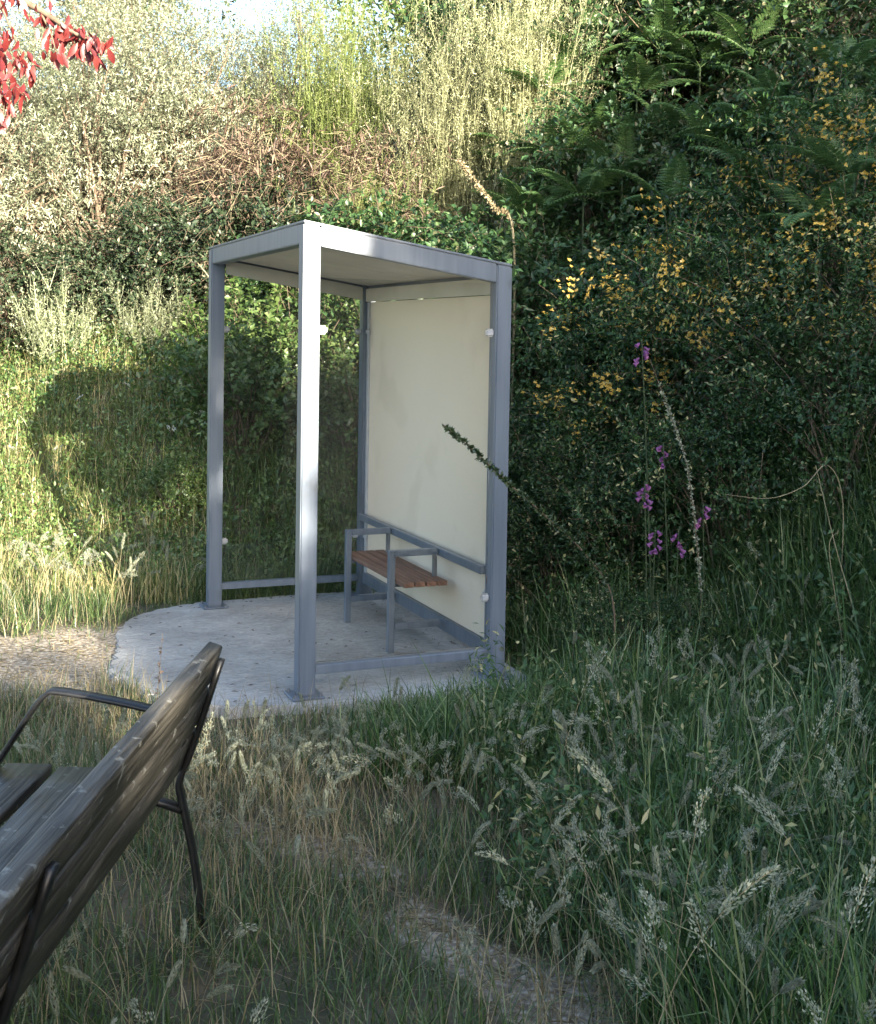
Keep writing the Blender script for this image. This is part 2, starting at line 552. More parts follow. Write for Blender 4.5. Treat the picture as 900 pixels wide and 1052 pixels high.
us = axis_pts(-7, 7, .09, 220)
vv = axis_pts(-1, 15, .09, 220)
UU, VV = np.meshgrid(us, vv, indexing='ij')
ZZ = H(UU, VV)
XX, YY = to_xy(UU, VV)
bare = bare_mask(XX, YY)
nu, nv = len(us), len(vv)
ii = np.arange(nu * nv).reshape(nu, nv)
F4 = np.stack([ii[:-1, :-1], ii[1:, :-1], ii[1:, 1:], ii[:-1, 1:]], -1).reshape(-1, 4)
g = link('ground', np_mesh('ground', np.stack([XX, YY, ZZ], -1).reshape(-1, 3), F4, None, True, ('bare', bare.ravel())), M['ground'], kind='structure')

# concrete pad: rounded on the left end, square on the right, slightly uneven top
outline_px = [(543, 703), (545, 709), (430, 716), (325, 723), (232, 727), (170, 718), (138, 706), (112, 688), (121, 664), (119, 644), (150, 629), (182, 622), (222, 617.5)]
ol = [on_z(*p)[:2] for p in outline_px] + [np.array((.6, 2.40)), np.array((1.30, 2.38)), np.array((1.31, 1.2)), np.array((1.30, -.02))]
ol = np.array(ol)
ol = np.vstack([ol[:5], smooth_line(ol[4:13], 4)[1:-1], ol[12:]])
op = []
for i in range(len(ol)):
    a, b_ = ol[i], ol[(i + 1) % len(ol)]
    k = max(2, int(np.linalg.norm(b_ - a) / .09))
    for t in np.arange(k) / k:
        op.append(a + (b_ - a) * t + rng.normal(0, .012, 2))
op = np.array(op)
bm = bmesh.new()
top = [bm.verts.new((p[0], p[1], .0)) for p in op]
f = bm.faces.new(top)
f.normal_update()
if f.normal.z < 0:
    f.normal_flip()
ex = bmesh.ops.extrude_face_region(bm, geom=[f])
for v_ in [e for e in ex['geom'] if isinstance(e, bmesh.types.BMVert)]:
    v_.co.z = 0.0
for v_ in top:
    v_.co.z = -.22
bmesh.ops.recalc_face_normals(bm, faces=bm.faces)
ed = [e for e in bm.edges if all(abs(v_.co.z) < 1e-4 for v_ in e.verts) and len(e.link_faces) == 2 and any(abs(f_.normal.z) < .5 for f_ in e.link_faces)]
bmesh.ops.bevel(bm, geom=ed, offset=.008, segments=2, affect='EDGES')
me = bpy.data.meshes.new('concrete_pad'); bm.to_mesh(me); bm.free()
pad = link('concrete_pad', me, M['concrete'], kind='structure')


def in_pad(x, y, grow=0.0):
    c = ol.mean(0)
    q = c + (ol - c) * (1 + grow)
    ins = np.zeros(np.shape(x), bool)
    for i in range(len(q)):
        a, b_ = q[i], q[(i + 1) % len(q)]
        if a[1] != b_[1]:
            ins ^= ((a[1] > y) != (b_[1] > y)) & (x < (b_[0] - a[0]) * (y - a[1]) / (b_[1] - a[1]) + a[0])
    return ins


# ================================================================== BUS SHELTER
A_, B_, S_ = 1.157, 2.243, .09
H0, H1 = 2.40, 2.222


def roof_z(x):
    return H0 + (H1 - H0) * x / A_


sh = thing('bus_shelter', 'silver framed bus shelter with sloping roof, glass ends and cream back wall on concrete', 'bus shelter', (A_ / 2, B_ / 2, 0))
sb = np.array(sh.location)


def post(x0, y0):
    zt0, zt1 = roof_z(x0) - .002, roof_z(x0 + S_) - .002
    bm = bmesh.new()
    vs_ = [bm.verts.new(c) for c in ((x0, y0, .012), (x0 + S_, y0, .012), (x0 + S_, y0 + S_, .012), (x0, y0 + S_, .012),
                                     (x0, y0, zt0), (x0 + S_, y0, zt1), (x0 + S_, y0 + S_, zt1), (x0, y0 + S_, zt0))]
    for q in ((3, 2, 1, 0), (4, 5, 6, 7), (0, 1, 5, 4), (1, 2, 6, 5), (2, 3, 7, 6), (3, 0, 4, 7)):
        bm.faces.new([vs_[i] for i in q])
    bmesh.ops.bevel(bm, geom=list(bm.edges), offset=.007, segments=2, affect='EDGES')
    bmesh.ops.translate(bm, verts=bm.verts, vec=-Vector(sb))
    me_ = bpy.data.meshes.new('post'); bm.to_mesh(me_); bm.free()
    p = link('post', me_, M['alu'], sh)
    cx, cy = x0 + S_ / 2, y0 + S_ / 2
    box('base_plate', (cx - .085, cy - .085, .0015), (cx + .085, cy + .085, .0125), M['alu'], p, .003)
    for dx, dy in ((-.066, -.066), (.066, -.066), (.066, .066), (-.066, .066)):
        bm = bmesh.new()
        bmesh.ops.create_cone(bm, cap_ends=True, segments=8, radius1=.009, radius2=.008, depth=.014)
        me_ = bpy.data.meshes.new('bolt'); bm.to_mesh(me_); bm.free()
        bo = link('bolt', me_, M['alu_dark'], p)
        bo.location = (cx + dx - sb[0], cy + dy - sb[1], .0195)
    return p


for x0, y0 in ((0, 0), (A_ - S_, 0), (0, B_ - S_), (A_ - S_, B_ - S_)):
    post(x0, y0)
BH = .10


def prism(name, pts_lo, pts_hi, mat, parent, bevel=.004):
    """hexahedron from 4 bottom and 4 top corners in world coordinates"""
    bm = bmesh.new()
    vs_ = [bm.verts.new(np.array(c) - sb) for c in list(pts_lo) + list(pts_hi)]
    for q in ((3, 2, 1, 0), (4, 5, 6, 7), (0, 1, 5, 4), (1, 2, 6, 5), (2, 3, 7, 6), (3, 0, 4, 7)):
        bm.faces.new([vs_[i] for i in q])
    if bevel:
        bmesh.ops.bevel(bm, geom=list(bm.edges), offset=bevel, segments=2, affect='EDGES')
    me_ = bpy.data.meshes.new(name); bm.to_mesh(me_); bm.free()
    return link(name, me_, mat, parent)


def sloped(name, x0, x1, y0, y1, dlo, dhi, mat, bevel=.004):
    lo = [(x0, y0, roof_z(x0) - dlo), (x1, y0, roof_z(x1) - dlo), (x1, y1, roof_z(x1) - dlo), (x0, y1, roof_z(x0) - dlo)]
    hi = [(x0, y0, roof_z(x0) - dhi), (x1, y0, roof_z(x1) - dhi), (x1, y1, roof_z(x1) - dhi), (x0, y1, roof_z(x0) - dhi)]
    return prism(name, lo, hi, mat, sh, bevel)


e_ = .0015
sloped('roof_beam', S_ + e_, A_ - S_ - e_, .004, .06, BH, .0, M['alu'])
sloped('roof_beam', S_ + e_, A_ - S_ - e_, B_ - .06, B_ - .004, BH, .0, M['alu'])
sloped('roof_beam', .004, .06, S_ + e_, B_ - S_ - e_, BH, .0, M['alu'])
sloped('roof_beam', A_ - .06, A_ - .004, S_ + e_, B_ - S_ - e_, BH, .0, M['alu'])
rf = sloped('roof_panel', .001, A_ - .001, .001, B_ - .001, -.014, -.001, M['alu'], .003)
yc = (.06 + B_ - .06) / 2
sloped('ceiling_panel', .062, A_ - .062, .062, yc - .003, .046, .034, M['ceil'], .001)
sloped('ceiling_panel', .062, A_ - .062, yc + .003, B_ - .062, .046, .034, M['ceil'], .001)
# inner lower trims under the beams on the wall sides
sloped('trim', .10, A_ - S_ - .004, B_ - .075, B_ - .061, .15, .06, M['ceil'], .002)
prism('trim', [(A_ - .078, S_ + .003, 2.075), (A_ - .061, S_ + .003, 2.075), (A_ - .061, B_ - S_ - .003, 2.075), (A_ - .078, B_ - S_ - .003, 2.075)],
      [(A_ - .078, S_ + .003, 2.165), (A_ - .061, S_ + .003, 2.165), (A_ - .061, B_ - S_ - .003, 2.165), (A_ - .078, B_ - S_ - .003, 2.165)], M['ceil'], sh, .002)
# back wall: cream sheet with a thin metal edge profile
bp_ = box('back_panel', (A_ - .052, S_ + .035, .185), (A_ - .040, B_ - S_ - .035, 2.073), M['panel'], sh, .001)
for y0, y1 in ((S_ + .003, S_ + .033), (B_ - S_ - .033, B_ - S_ - .003)):
    box('edge_profile', (A_ - .066, y0, .15), (A_ - .030, y1, 2.072), M['clip'], sh, .002)
box('bottom_rail', (A_ - .075, S_ + .003, .105), (A_ - .025, B_ - S_ - .003, .183), M['alu'], sh, .003)
box('wall_rail', (A_ - .115, S_ + .003, .555), (A_ - .075, B_ - S_ - .003, .60), M['alu'], sh, .003)
for y in (.35, 1.12, 1.9):
    box('rail_bracket', (A_ - .0745, y - .012, .565), (A_ - .053, y + .012, .59), M['alu_dark'], sh, .001)
# glass ends
for y0 in (.032, B_ - .042):
    box('glass_panel', (S_ + .012, y0, .172), (A_ - S_ - .012, y0 + .009, 2.13), M['glass'], sh, .0)
    box('bottom_rail', (S_ + .002, y0 - .018, .115), (A_ - S_ - .002, y0 + .028, .160), M['alu'], sh, .003)


def clip(c, ax):
    bm = bmesh.new()
    bmesh.ops.create_cube(bm, size=1)
    sz = (.052, .026, .044) if ax == 'x' else (.026, .052, .044)
    bmesh.ops.scale(bm, vec=sz, verts=bm.verts)
    bmesh.ops.bevel(bm, geom=list(bm.edges), offset=.010, segments=3, affect='EDGES')
    me_ = bpy.data.meshes.new('glass_clip'); bm.to_mesh(me_); bm.free()
    o = link('glass_clip', me_, M['clip'], sh)
    o.location = tuple(np.array(c) - sb)


for z in (1.868, .44):
    for y in (.0365, B_ - .0375):
        if not (z < 1 and y < 1):
            clip((S_ + .022, y, z), 'x')
        clip((A_ - S_ - .022, y, z), 'x')
    for y in (S_ + .03, B_ - S_ - .03):
        clip((A_ - .066, y, z), 'y')

# shelter seat
bn = thing('shelter_bench', 'small bench with reddish brown wooden slats and silver square tube ends inside the shelter', 'bench', (.9, 1.1, 0))
bb = np.array(bn.location)
T_ = .038


def bbox(name, lo, hi, mat, bev=.004):
    o = link(name, box_mesh(name, tuple(np.array(hi) - np.array(lo)), bev, 2), mat, bn)
    o.location = tuple((np.array(lo) + np.array(hi)) / 2 - bb)
    return o


for y in (.70, 1.49):
    bbox('leg', (.735, y - T_ / 2, .001), (.735 + T_, y + T_ / 2, .60), M['alu'])
    bbox('armrest', (.735 + T_ + .001, y - T_ / 2, .60 - T_), (1.038, y + T_ / 2, .599), M['alu'])
    bbox('lower_bar', (.735 + T_ + .001, y - T_ / 2, .135), (1.06, y + T_ / 2, .135 + T_), M['alu'])
    bbox('back_upright', (1.015, y - T_ / 2 + .004, .40), (1.036, y + T_ / 2 - .004, .559), M['alu_dark'], .002)
    bbox('seat_bearer', (.735 + T_ + .001, y - T_ / 2 + .006, .385), (1.04, y + T_ / 2 - .006, .405), M['alu_dark'], .002)
for i in range(4):
    x0 = .738 + T_ + i * .069
    bbox('seat_slat', (x0, .545, .4065), (x0 + .061, 1.62, .4345), M['shelter_wood'], .004)

# ================================================================== PARK BENCH (foreground)
bo = np.array([-.925, -2.075])
zb = float(Hxy(*bo))
a1 = unit(np.array([-.42, -.907])); a2 = np.array([-a1[1], a1[0]])
pk = thing('park_bench', 'weathered grey wooden bench with black iron frame seen from behind in the grass', 'bench', (bo[0], bo[1], zb), math.atan2(a1[1], a1[0]))
pk_z = -.005


def pb(s, w, z):          # along the bench, rearwards, up  ->  local coordinates
    return np.array([s, w, z + .082 if z > -.05 else z + .06])


def plank(name, s0, s1, w, z, tilt, wid, thick, seed, sag=0.0):
    """plank along the bench; tilt turns the wide side from vertical (0) to flat (90deg)"""
    n = 14
    r_ = np.random.default_rng(seed)
    ct, st = math.cos(tilt), math.sin(tilt)
    V = []
    c = .004
    prof = [(-thick / 2 + c, -wid / 2), (thick / 2 - c, -wid / 2), (thick / 2, -wid / 2 + c), (thick / 2, wid / 2 - c), (thick / 2 - c, wid / 2), (-thick / 2 + c, wid / 2), (-thick / 2, wid / 2 - c), (-thick / 2, -wid / 2 + c)]
    for i in range(n):
        s = s0 + (s1 - s0) * i / (n - 1)
        k = .0012 * r_.normal()
        for (pw, pz) in prof:
            jw, jz = pw + k + .0006 * r_.normal(), pz + .001 * r_.normal() + k
            V.append(pb(s, w + jw * ct + jz * st, z - jw * st + jz * ct - sag * math.sin(math.pi * i / (n - 1))))
    k = 8
    F = []
    for i in range(n - 1):
        for j in range(k):
            a = i * k + j; b_ = i * k + (j + 1) % k
            F += [(a, b_, b_ + k), (a, b_ + k, a + k)]
    for j in range(1, k - 1):
        F += [(0, j + 1, j), ((n - 1) * k, (n - 1) * k + j, (n - 1) * k + j + 1)]
    me_ = np_mesh(name, np.array(V), np.array(F))
    bm = bmesh.new(); bm.from_mesh(me_); bmesh.ops.recalc_face_normals(bm, faces=bm.faces); bm.to_mesh(me_); bm.free()
    return link(name, me_, M['old_wood'], pk)


rec = math.atan2(.14, .45)
for i, (zz, wid) in enumerate(((.768, .126), (.634, .126), (.500, .126))):
    w = -.10 + (zz - .38) * .14 / .45
    plank('back_slat', -.035, 1.90, w, zz, rec, wid, .048, 40 + i)
for i in range(3):
    plank('seat_slat', -.05, 1.88, -.225 - i * .172, .385 + (.006 * i), math.pi / 2, .150, .036, 60 + i)
for s in (.0, 1.50):
    fr_ = bpy.data.objects.new('frame', None)
    G = Geo()
    side = a1
    sv = np.array([1.0, 0, 0])
    wt = .042
    post_line = smooth_line([pb(s, -.02, -.06), pb(s, -.055, .16), pb(s, -.095, .345), pb(s, -.098, .40), pb(s, -.06, .50), pb(s, .030, .785)], 5)
    V, F = sweep(post_line + np.array([0, 1.0, 0]) * .034, wt, .018, sv); G.add(V, F)
    me_ = G.mesh('rear_leg')
    bpy.data.objects.remove(fr_)
    link('rear_leg', me_, M['iron'], pk)
    G = Geo()
    V, F = sweep(smooth_line([pb(s, -.70, -.06), pb(s, -.69, .16), pb(s, -.665, .34), pb(s, -.66, .43)], 5), wt, .020, sv); G.add(V, F)
    link('front_leg', G.mesh('front_leg'), M['iron'], pk)
    G = Geo()
    V, F = sweep([pb(s, -.665, .355), pb(s, -.4, .352), pb(s, -.2, .345), pb(s, -.05, .30)], wt, .022, sv); G.add(V, F)
    link('seat_bearer', G.mesh('seat_bearer'), M['iron'], pk)
    G = Geo()
    V, F = sweep(smooth_line([pb(s, -.035, .595), pb(s, -.25, .640), pb(s, -.45, .670), pb(s, -.495, .660), pb(s, -.545, .60), pb(s, -.66, .42)], 5), wt + .008, .014, sv); G.add(V, F)
    link('armrest', G.mesh('armrest'), M['iron'], pk)
    for zz in (.768, .634, .500):
        w = -.10 + (zz - .38) * .14 / .45
        bm = bmesh.new()
        bmesh.ops.create_uvsphere(bm, u_segments=8, v_segments=5, radius=.009)
        me_ = bpy.data.meshes.new('bolt'); bm.to_mesh(me_); bm.free()
        b_ = link('bolt', me_, M['iron'], pk)
        b_.location = tuple(pb(s, w - .024, zz))


# ================================================================== PLANTS
def shrub_foliage(R, Hh, nclus, ntw, twl, nlf, lL, lW, upk=.5, droop=.1, shell=.5, spread=.12, zmin=.08, seed=0):
    """leaf clusters on twigs inside a crown; returns Geo of leaves, twig list and cluster centres (local, base at 0)"""
    rg = np.random.default_rng(seed)
    d_ = unit(rg.normal(size=(nclus, 3)))
    rad = shell + (1 - shell) * rg.random(nclus) ** .6
    lump = 1 + .22 * np.sin(d_[:, 0] * 5 + seed) * np.cos(d_[:, 1] * 4 + seed * 2) + .12 * rg.normal(size=nclus)
    c = d_ * (rad * lump)[:, None]
    c[:, :2] *= R
    c[:, 2] = (Hh * .55) + c[:, 2] * Hh * .45
    c = c[c[:, 2] > zmin * Hh]
    nc = len(c)
    outw = unit(c - np.array([0, 0, Hh * .35]))
    ci = np.repeat(np.arange(nc), ntw)
    n = len(ci)
    st = c[ci] + rg.normal(0, spread * R, (n, 3))
    td = unit(outw[ci] * .7 + np.array([0, 0, upk]) + rg.normal(0, .55, (n, 3)))
    tl = twl * (.6 + .8 * rg.random(n))
    t = (np.arange(nlf) + .5) / nlf
    li = np.repeat(np.arange(n), nlf); lt = np.tile(t, n) + rg.normal(0, .04, n * nlf)
    P = st[li] + td[li] * (tl[li] * lt)[:, None]
    P[:, 2] -= droop * tl[li] * lt ** 2
    rnd = unit(rg.normal(size=(len(P), 3)))
    perp = unit(rnd - td[li] * np.sum(rnd * td[li], 1)[:, None])
    Dl = td[li] * .55 + perp * .85
    Nn = np.array([0, 0, 1.0]) + rg.normal(0, .5, (len(P), 3)) + outw[ci][li] * .5
    tone = np.clip(.45 + .22 * rg.normal(size=nc)[ci][li] * .6 + .25 * rg.normal(size=len(P)), 0, 1)
    ok = P[:, 2] > .02
    G = Geo()
    V, F, Rr = leaves(P[ok], Dl[ok], Nn[ok], lL * (.65 + .7 * rg.random(ok.sum())), lW * (.65 + .7 * rg.random(ok.sum())), r=tone[ok])
    G.add(V, F, Rr)
    return G, (st, td, tl, droop), c


def stems_geo(c, r0=.02, n=40, base_spread=.12, seed=0, twigs=None, tw_r=.0025, tw_n=0):
    rg = np.random.default_rng(seed + 77)
    G = Geo()
    idx = rg.choice(len(c), min(n, len(c)), replace=False)
    for i in idx:
        e = c[i]
        b_ = np.array([*(rg.normal(0, base_spread, 2)), -.08])
        m_ = b_ * .55 + e * .45 + np.array([0, 0, .18 * e[2]]) + rg.normal(0, .05 * abs(e[2]) + .01, 3)
        pts = smooth_line([b_, m_, e], 3)
        V, F = tube(pts, r0 * (.6 + .6 * rg.random()), r0 * .2, 4)
        G.add(V, F)
    if tw_n:
        st, td, tl, dr = twigs
        k = rg.choice(len(st), min(tw_n, len(st)), replace=False)
        for i in k:
            p = [st[i], st[i] + td[i] * tl[i] * .5 - np.array([0, 0, dr * tl[i] * .25]), st[i] + td[i] * tl[i] - np.array([0, 0, dr * tl[i]])]
            V, F = tube(p, tw_r, tw_r * .5, 3)
            G.add(V, F)
    return G


VAR = {}


def variant(kind, k, fol_args, mat, stem_r, stem_n, flowers=None, twigs=0, twmat='twig', tw_r=.0025):
    """a foliage mesh and a stem mesh made once and shared by the plants of a kind"""
    key = (kind, k)
    if key not in VAR:
        G, tw, c = shrub_foliage(seed=k * 17 + len(kind), **fol_args)
        fm = G.mesh(kind + '_foliage'); fm.materials.append(M[mat])
        sm_ = stems_geo(c, stem_r, stem_n, .10 * fol_args['R'], k, tw, tw_r, twigs).mesh(kind + '_stems'); sm_.materials.append(M[twmat])
        fl = None
        if flowers:
            nfl, fs, fmat, zlo = flowers
            rg = np.random.default_rng(k + 5)
            st, td, tl, _ = tw
            hi = np.where(st[:, 2] > zlo * fol_args['Hh'])[0]
            # flowers come in loose groups
            seedp = rg.choice(hi, max(3, nfl // 16))
            gi = rg.choice(seedp, nfl)
            Q = st[gi] + td[gi] * tl[gi][:, None] * 1.05 + rg.normal(0, .055, (nfl, 3))
            GF = Geo()
            for j in range(5):
                an = j * 2 * math.pi / 5
                nd = unit(td[gi] + rg.normal(0, .3, (nfl, 3)) + np.array([-.15, -.4, .2]))
                p1 = unit(np.cross(nd, np.array([.2, .3, .93]))); p2 = np.cross(nd, p1)
                dr = p1 * math.cos(an) + p2 * math.sin(an) + nd * .35
                V, F, Rr = leaves(Q, dr, nd, fs * (.8 + .4 * rg.random(nfl)), fs * .75, .1)
                GF.add(V, F, Rr)
            fl = GF.mesh(kind + '_flowers'); fl.materials.append(M[fmat])
        VAR[key] = (fm, sm_, fl)
    return VAR[key]


def plant(name, label, u, v, kind, k, rz, sc, group=None, cat='shrub', dz=0.0, **kw):
    x, y = to_xy(u, v)
    fm, sm_, fl = variant(kind, k, **kw)
    t = thing(name, label, cat, (x, y, float(H(u, v)) + dz), rz, group, sc)
    link('foliage', fm, None, t, 'stuff')
    link('stems', sm_, None, t, 'stuff')
    if fl is not None:
        link('flowers', fl, None, t, 'stuff')
    return t


WILLOW = dict(fol_args=dict(R=1.0, Hh=2.6, nclus=150, ntw=12, twl=.42, nlf=18, lL=.048, lW=.012, upk=.5, droop=.15, shell=.35), mat='willow', stem_r=.03, stem_n=60, twigs=500)
BRAMBLE = dict(fol_args=dict(R=.75, Hh=1.0, nclus=100, ntw=9, twl=.32, nlf=13, lL=.046, lW=.028, upk=.25, droop=.35, shell=.4), mat='bramble', stem_r=.010, stem_n=50, twigs=250)
BUSH = dict(fol_args=dict(R=.6, Hh=1.25, nclus=80, ntw=6, twl=.30, nlf=11, lL=.055, lW=.034, upk=.7, droop=.15, shell=.35), mat='bush', stem_r=.012, stem_n=50, twigs=250)
WORT = dict(fol_args=dict(R=.75, Hh=1.5, nclus=150, ntw=8, twl=.26, nlf=13, lL=.036, lW=.017, upk=.35, droop=.15, shell=.35), mat='wort', stem_r=.010, stem_n=50, twigs=260, flowers=(950, .018, 'yellow', .4))
WORTD = dict(fol_args=dict(R=.75, Hh=1.3, nclus=130, ntw=8, twl=.26, nlf=12, lL=.038, lW=.019, upk=.3, droop=.2, shell=.35), mat='wort', stem_r=.010, stem_n=50, twigs=220, twmat='twig')
DEAD = dict(fol_args=dict(R=.36, Hh=1.15, nclus=60, ntw=9, twl=.34, nlf=9, lL=.075, lW=.010, upk=-.1, droop=.6, shell=.4), mat='dead', stem_r=.012, stem_n=50, twigs=450, twmat='straw_stem')

# silvery willows on the bank, upper left
for i, (u, v, k, rz, sc, lab) in enumerate((
        (-4.75, 12.6, 1, .3, 1.08, 'silvery willow shrub at the left edge below the red leaves'),
        (-3.65, 13.0, 2, 1.9, 1.12, 'sunlit silvery willow shrub in the middle of the pale thicket, upper left'),
        (-2.75, 13.3, 1, 3.6, .98, 'silvery willow shrub below the patch of open sky'),
        (-1.75, 14.4, 2, 4.4, .95, 'pale willow shrub behind the brown dead bracken'),
        (-5.6, 14.6, 2, .9, 1.2, 'silvery willow shrub at the back, behind the leftmost one'),
        (-4.0, 15.2, 1, 2.4, 1.15, 'silvery willow shrub at the back under the dark tree'),
)):
    plant('willow_shrub', lab, u, v, 'willow', k, rz, sc, 'silvery willows on the bank', **WILLOW)


# broom: many thin green wands
def broom_variant(k, Rr, Hh, nw, mat, w=.007):
    key = ('broom', k, mat)
    if key not in VAR:
        rg = np.random.default_rng(900 + k)
        G = Geo()
        b_ = np.stack([rg.normal(0, .10, nw), rg.normal(0, .10, nw), np.full(nw, -.05)], 1)
        az = rg.random(nw) * 2 * math.pi
        ln = Hh * (.55 + .5 * rg.random(nw))
        le = np.abs(rg.normal(0, .30, nw)) * (Rr / Hh) * 1.6
        V, F, R_, C = blades(b_, ln, w * .9, az, le * 1.25, rg.normal(.25, .35, nw), 4, np.clip(rg.normal(.4, .18, nw), 0, 1))
        G.add(V, F, R_)
        # side wands from the upper half
        m = 14
        ii_ = np.repeat(np.arange(nw), m)
        tt = .35 + .6 * rg.random(nw * m)
        seg = np.minimum((tt * 4).astype(int), 3)
        fr_ = tt * 4 - seg
        Pb = C[ii_, seg] * (1 - fr_)[:, None] + C[ii_, seg + 1] * fr_[:, None]
        az2 = az[ii_] + rg.normal(0, 1.3, len(ii_))
        V, F, R_, C2 = blades(Pb, .30 * (.5 + rg.random(len(ii_))), w * .7, az2, np.abs(rg.normal(.55, .3, len(ii_))), rg.normal(-.1, .4, len(ii_)), 2, np.clip(rg.normal(.5, .22, len(ii_)), 0, 1))
        G.add(V, F, R_)
        # tiny leaves
        nl = 10
        jj = np.repeat(np.arange(len(ii_)), nl)
        t3 = rg.random(len(jj))
        Pl = C2[jj, 0] * (1 - t3)[:, None] + C2[jj, 2] * t3[:, None]
        V, F, R_ = leaves(Pl, rg.normal(0, 1, (len(jj), 3)) + np.array([0, 0, .8]), rg.normal(0, 1, (len(jj), 3)) + np.array([0, -.5, .6]), .028 * (.6 + .8 * rg.random(len(jj))), .009, r=np.clip(rg.normal(.6, .22, len(jj)), 0, 1))
        G.add(V, F, R_)
        me_ = G.mesh('broom_wands'); me_.materials.append(M[mat])
        VAR[key] = me_
    return VAR[key]


def broom(label, u, v, k, Rr, Hh, nw, mat, rz, sc=1.0, w=.007):
    x, y = to_xy(u, v)
    t = thing('broom_shrub', label, 'shrub', (x, y, float(H(u, v))), rz, 'broom bushes on the bank', sc)
    link('wands', broom_variant(k, Rr, Hh, nw, mat, w), None, t, 'stuff')


broom('tall green broom bush to the right of the open sky', -1.05, 12.9, 1, 1.2, 3.0, 230, 'broom', .4)
broom('sunlit yellow green broom bush above the shelter roof', .05, 12.3, 2, 1.3, 3.0, 260, 'broom_pale', 1.4)
broom('pale broom bush left of the dark fern slope', .75, 12.0, 2, 1.3, 3.0, 260, 'broom_pale', 3.3, 1.02)
broom('broom bush standing behind the willows', -2.2, 15.0, 1, 1.2, 3.0, 230, 'broom', 2.1, .68)
broom('small upright broom sprig at the far left of the grassy bank', -3.55, 11.35, 5, .55, 1.0, 26, 'sprig', .5, 1.0, .008)
broom('small broom sprig left of the shelter roof corner', -2.65, 11.3, 5, .55, 1.0, 26, 'sprig', 2.5, .9, .008)
broom('broom bush behind the bright bush seen through the glass', -.65, 11.6, 1, 1.2, 3.0, 230, 'broom', 5.0, .62)

# brambles and other dark bushes
BR = [(-4.2, 12.0, 1, .2, .95, 'dark bramble bush at the left edge under the silvery willow'),
      (-3.3, 12.1, 2, 1.2, .88, 'dark bramble bush behind the leftmost broom sprig'),
      (-2.5, 12.1, 3, 2.5, 1.0, 'dark bramble bush left of the shelter roof'),
      (-1.7, 11.9, 1, 3.1, 1.1, 'dark bramble bush behind the left shelter post'),
      (-.9, 11.5, 2, .7, 1.3, 'dark bramble bush under the dead bracken, behind the roof'),
      (-.1, 11.1, 3, 4.0, 1.3, 'dark bramble bush behind the middle of the shelter roof'),
      (.65, 10.5, 1, 5.0, 1.35, 'dark bramble bush behind the right end of the roof'),
      (.75, 9.4, 2, 1.0, 1.05, 'bramble bush just right of the shelter roof corner'),
      (1.45, 10.0, 3, 2.0, 1.1, 'bramble bush below the ferns right of the roof'),
      (1.6, 11.3, 1, 2.8, 1.2, 'bramble bush high on the slope between the ferns, left part'),
      (2.5, 10.9, 2, 3.7, 1.2, 'bramble bush high on the slope between the ferns, middle'),
      (3.3, 10.2, 3, 4.5, 1.2, 'bramble bush high on the slope at the right edge'),
      (2.2, 9.6, 1, .4, 1.1, 'bramble bush above the yellow flowers, middle of the slope'),
      (3.0, 9.0, 2, 1.6, 1.1, 'bramble bush above the yellow flowers at the right edge'),
      (3.5, 12.2, 1, 5.2, 1.7, 'bramble bush at the top right corner of the slope'),
      (2.3, 12.9, 3, 2.2, 1.8, 'bramble bush on the crest above the ferns'),
      (1.0, 13.4, 2, .2, 1.8, 'bramble bush on the crest behind the pale broom'),
      ]
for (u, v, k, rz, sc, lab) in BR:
    plant('bramble_bush', lab, u, v, 'bramble' if v < 11.4 or u > -1.2 or k > 3 else 'shade_bramble', k, rz, sc, 'dark brambles on the bank', **(BRAMBLE if v < 11.4 or u > -1.2 else dict(BRAMBLE, mat='bramble_dark', twigs=600)))  # upper left bushes get darker leaves and more twigs

for (u, v, k, rz, sc, lab) in ((-1.62, 10.15, 1, .3, 1.0, 'bright leafy bush seen through the left glass of the shelter'),
                               (-1.12, 10.5, 2, 1.7, 1.05, 'bright leafy bush behind the front corner post'),
                               (-.62, 10.2, 1, 3.0, .95, 'leafy bush seen through the glass beside the cream wall'),
                               (-2.05, 9.55, 2, 4.1, .42, 'low leafy weed clump left of the far shelter post')):
    plant('leafy_bush', lab, u, v, 'bush', k, rz, sc, 'leafy bushes behind the shelter', **BUSH)

WO = [(1.45, 8.9, 2, 1.3, 1.05, 'yellow flowered shrub right of the shelter roof, in the dense flower patch'),
      (2.05, 8.35, 1, 2.6, 1.12, 'yellow flowered shrub in the middle of the right slope'),
      (2.75, 8.2, 2, 3.5, 1.12, 'yellow flowered shrub with the largest flower sprays, at the right'),
      (2.45, 7.3, 1, 4.6, 1.0, 'yellow flowered shrub low at the right edge')]
for (u, v, k, rz, sc, lab) in WO:
    plant('flowering_shrub', lab, u, v, 'wort', k, rz, sc, 'yellow flowered shrubs on the right bank', **WORT)
WD = [(.95, 8.45, 1, .2, 1.05, 'tall dark shrub beside the upper right shelter post'),
      (.78, 7.55, 1, .9, .72, 'dark small leaved shrub against the right shelter post'),
      (1.25, 7.6, 2, 2.2, .80, 'dark small leaved shrub behind the leaning seed spike'),
      (1.75, 7.2, 1, 3.3, .78, 'dark small leaved shrub behind the purple flowers'),
      (1.02, 6.35, 2, 1.1, .40, 'low dark shrub in front of the foxglove stems, left one'),
      (1.38, 6.3, 1, 2.9, .42, 'low dark shrub in front of the foxglove stems, right one'),
      (2.25, 6.7, 2, 4.7, .80, 'dark small leaved shrub at the right edge above the tall grass')]
for (u, v, k, rz, sc, lab) in WD:
    plant('dark_shrub', lab, u, v, 'wortd', k, rz, sc, 'dark shrubs at the foot of the right bank', **WORTD)

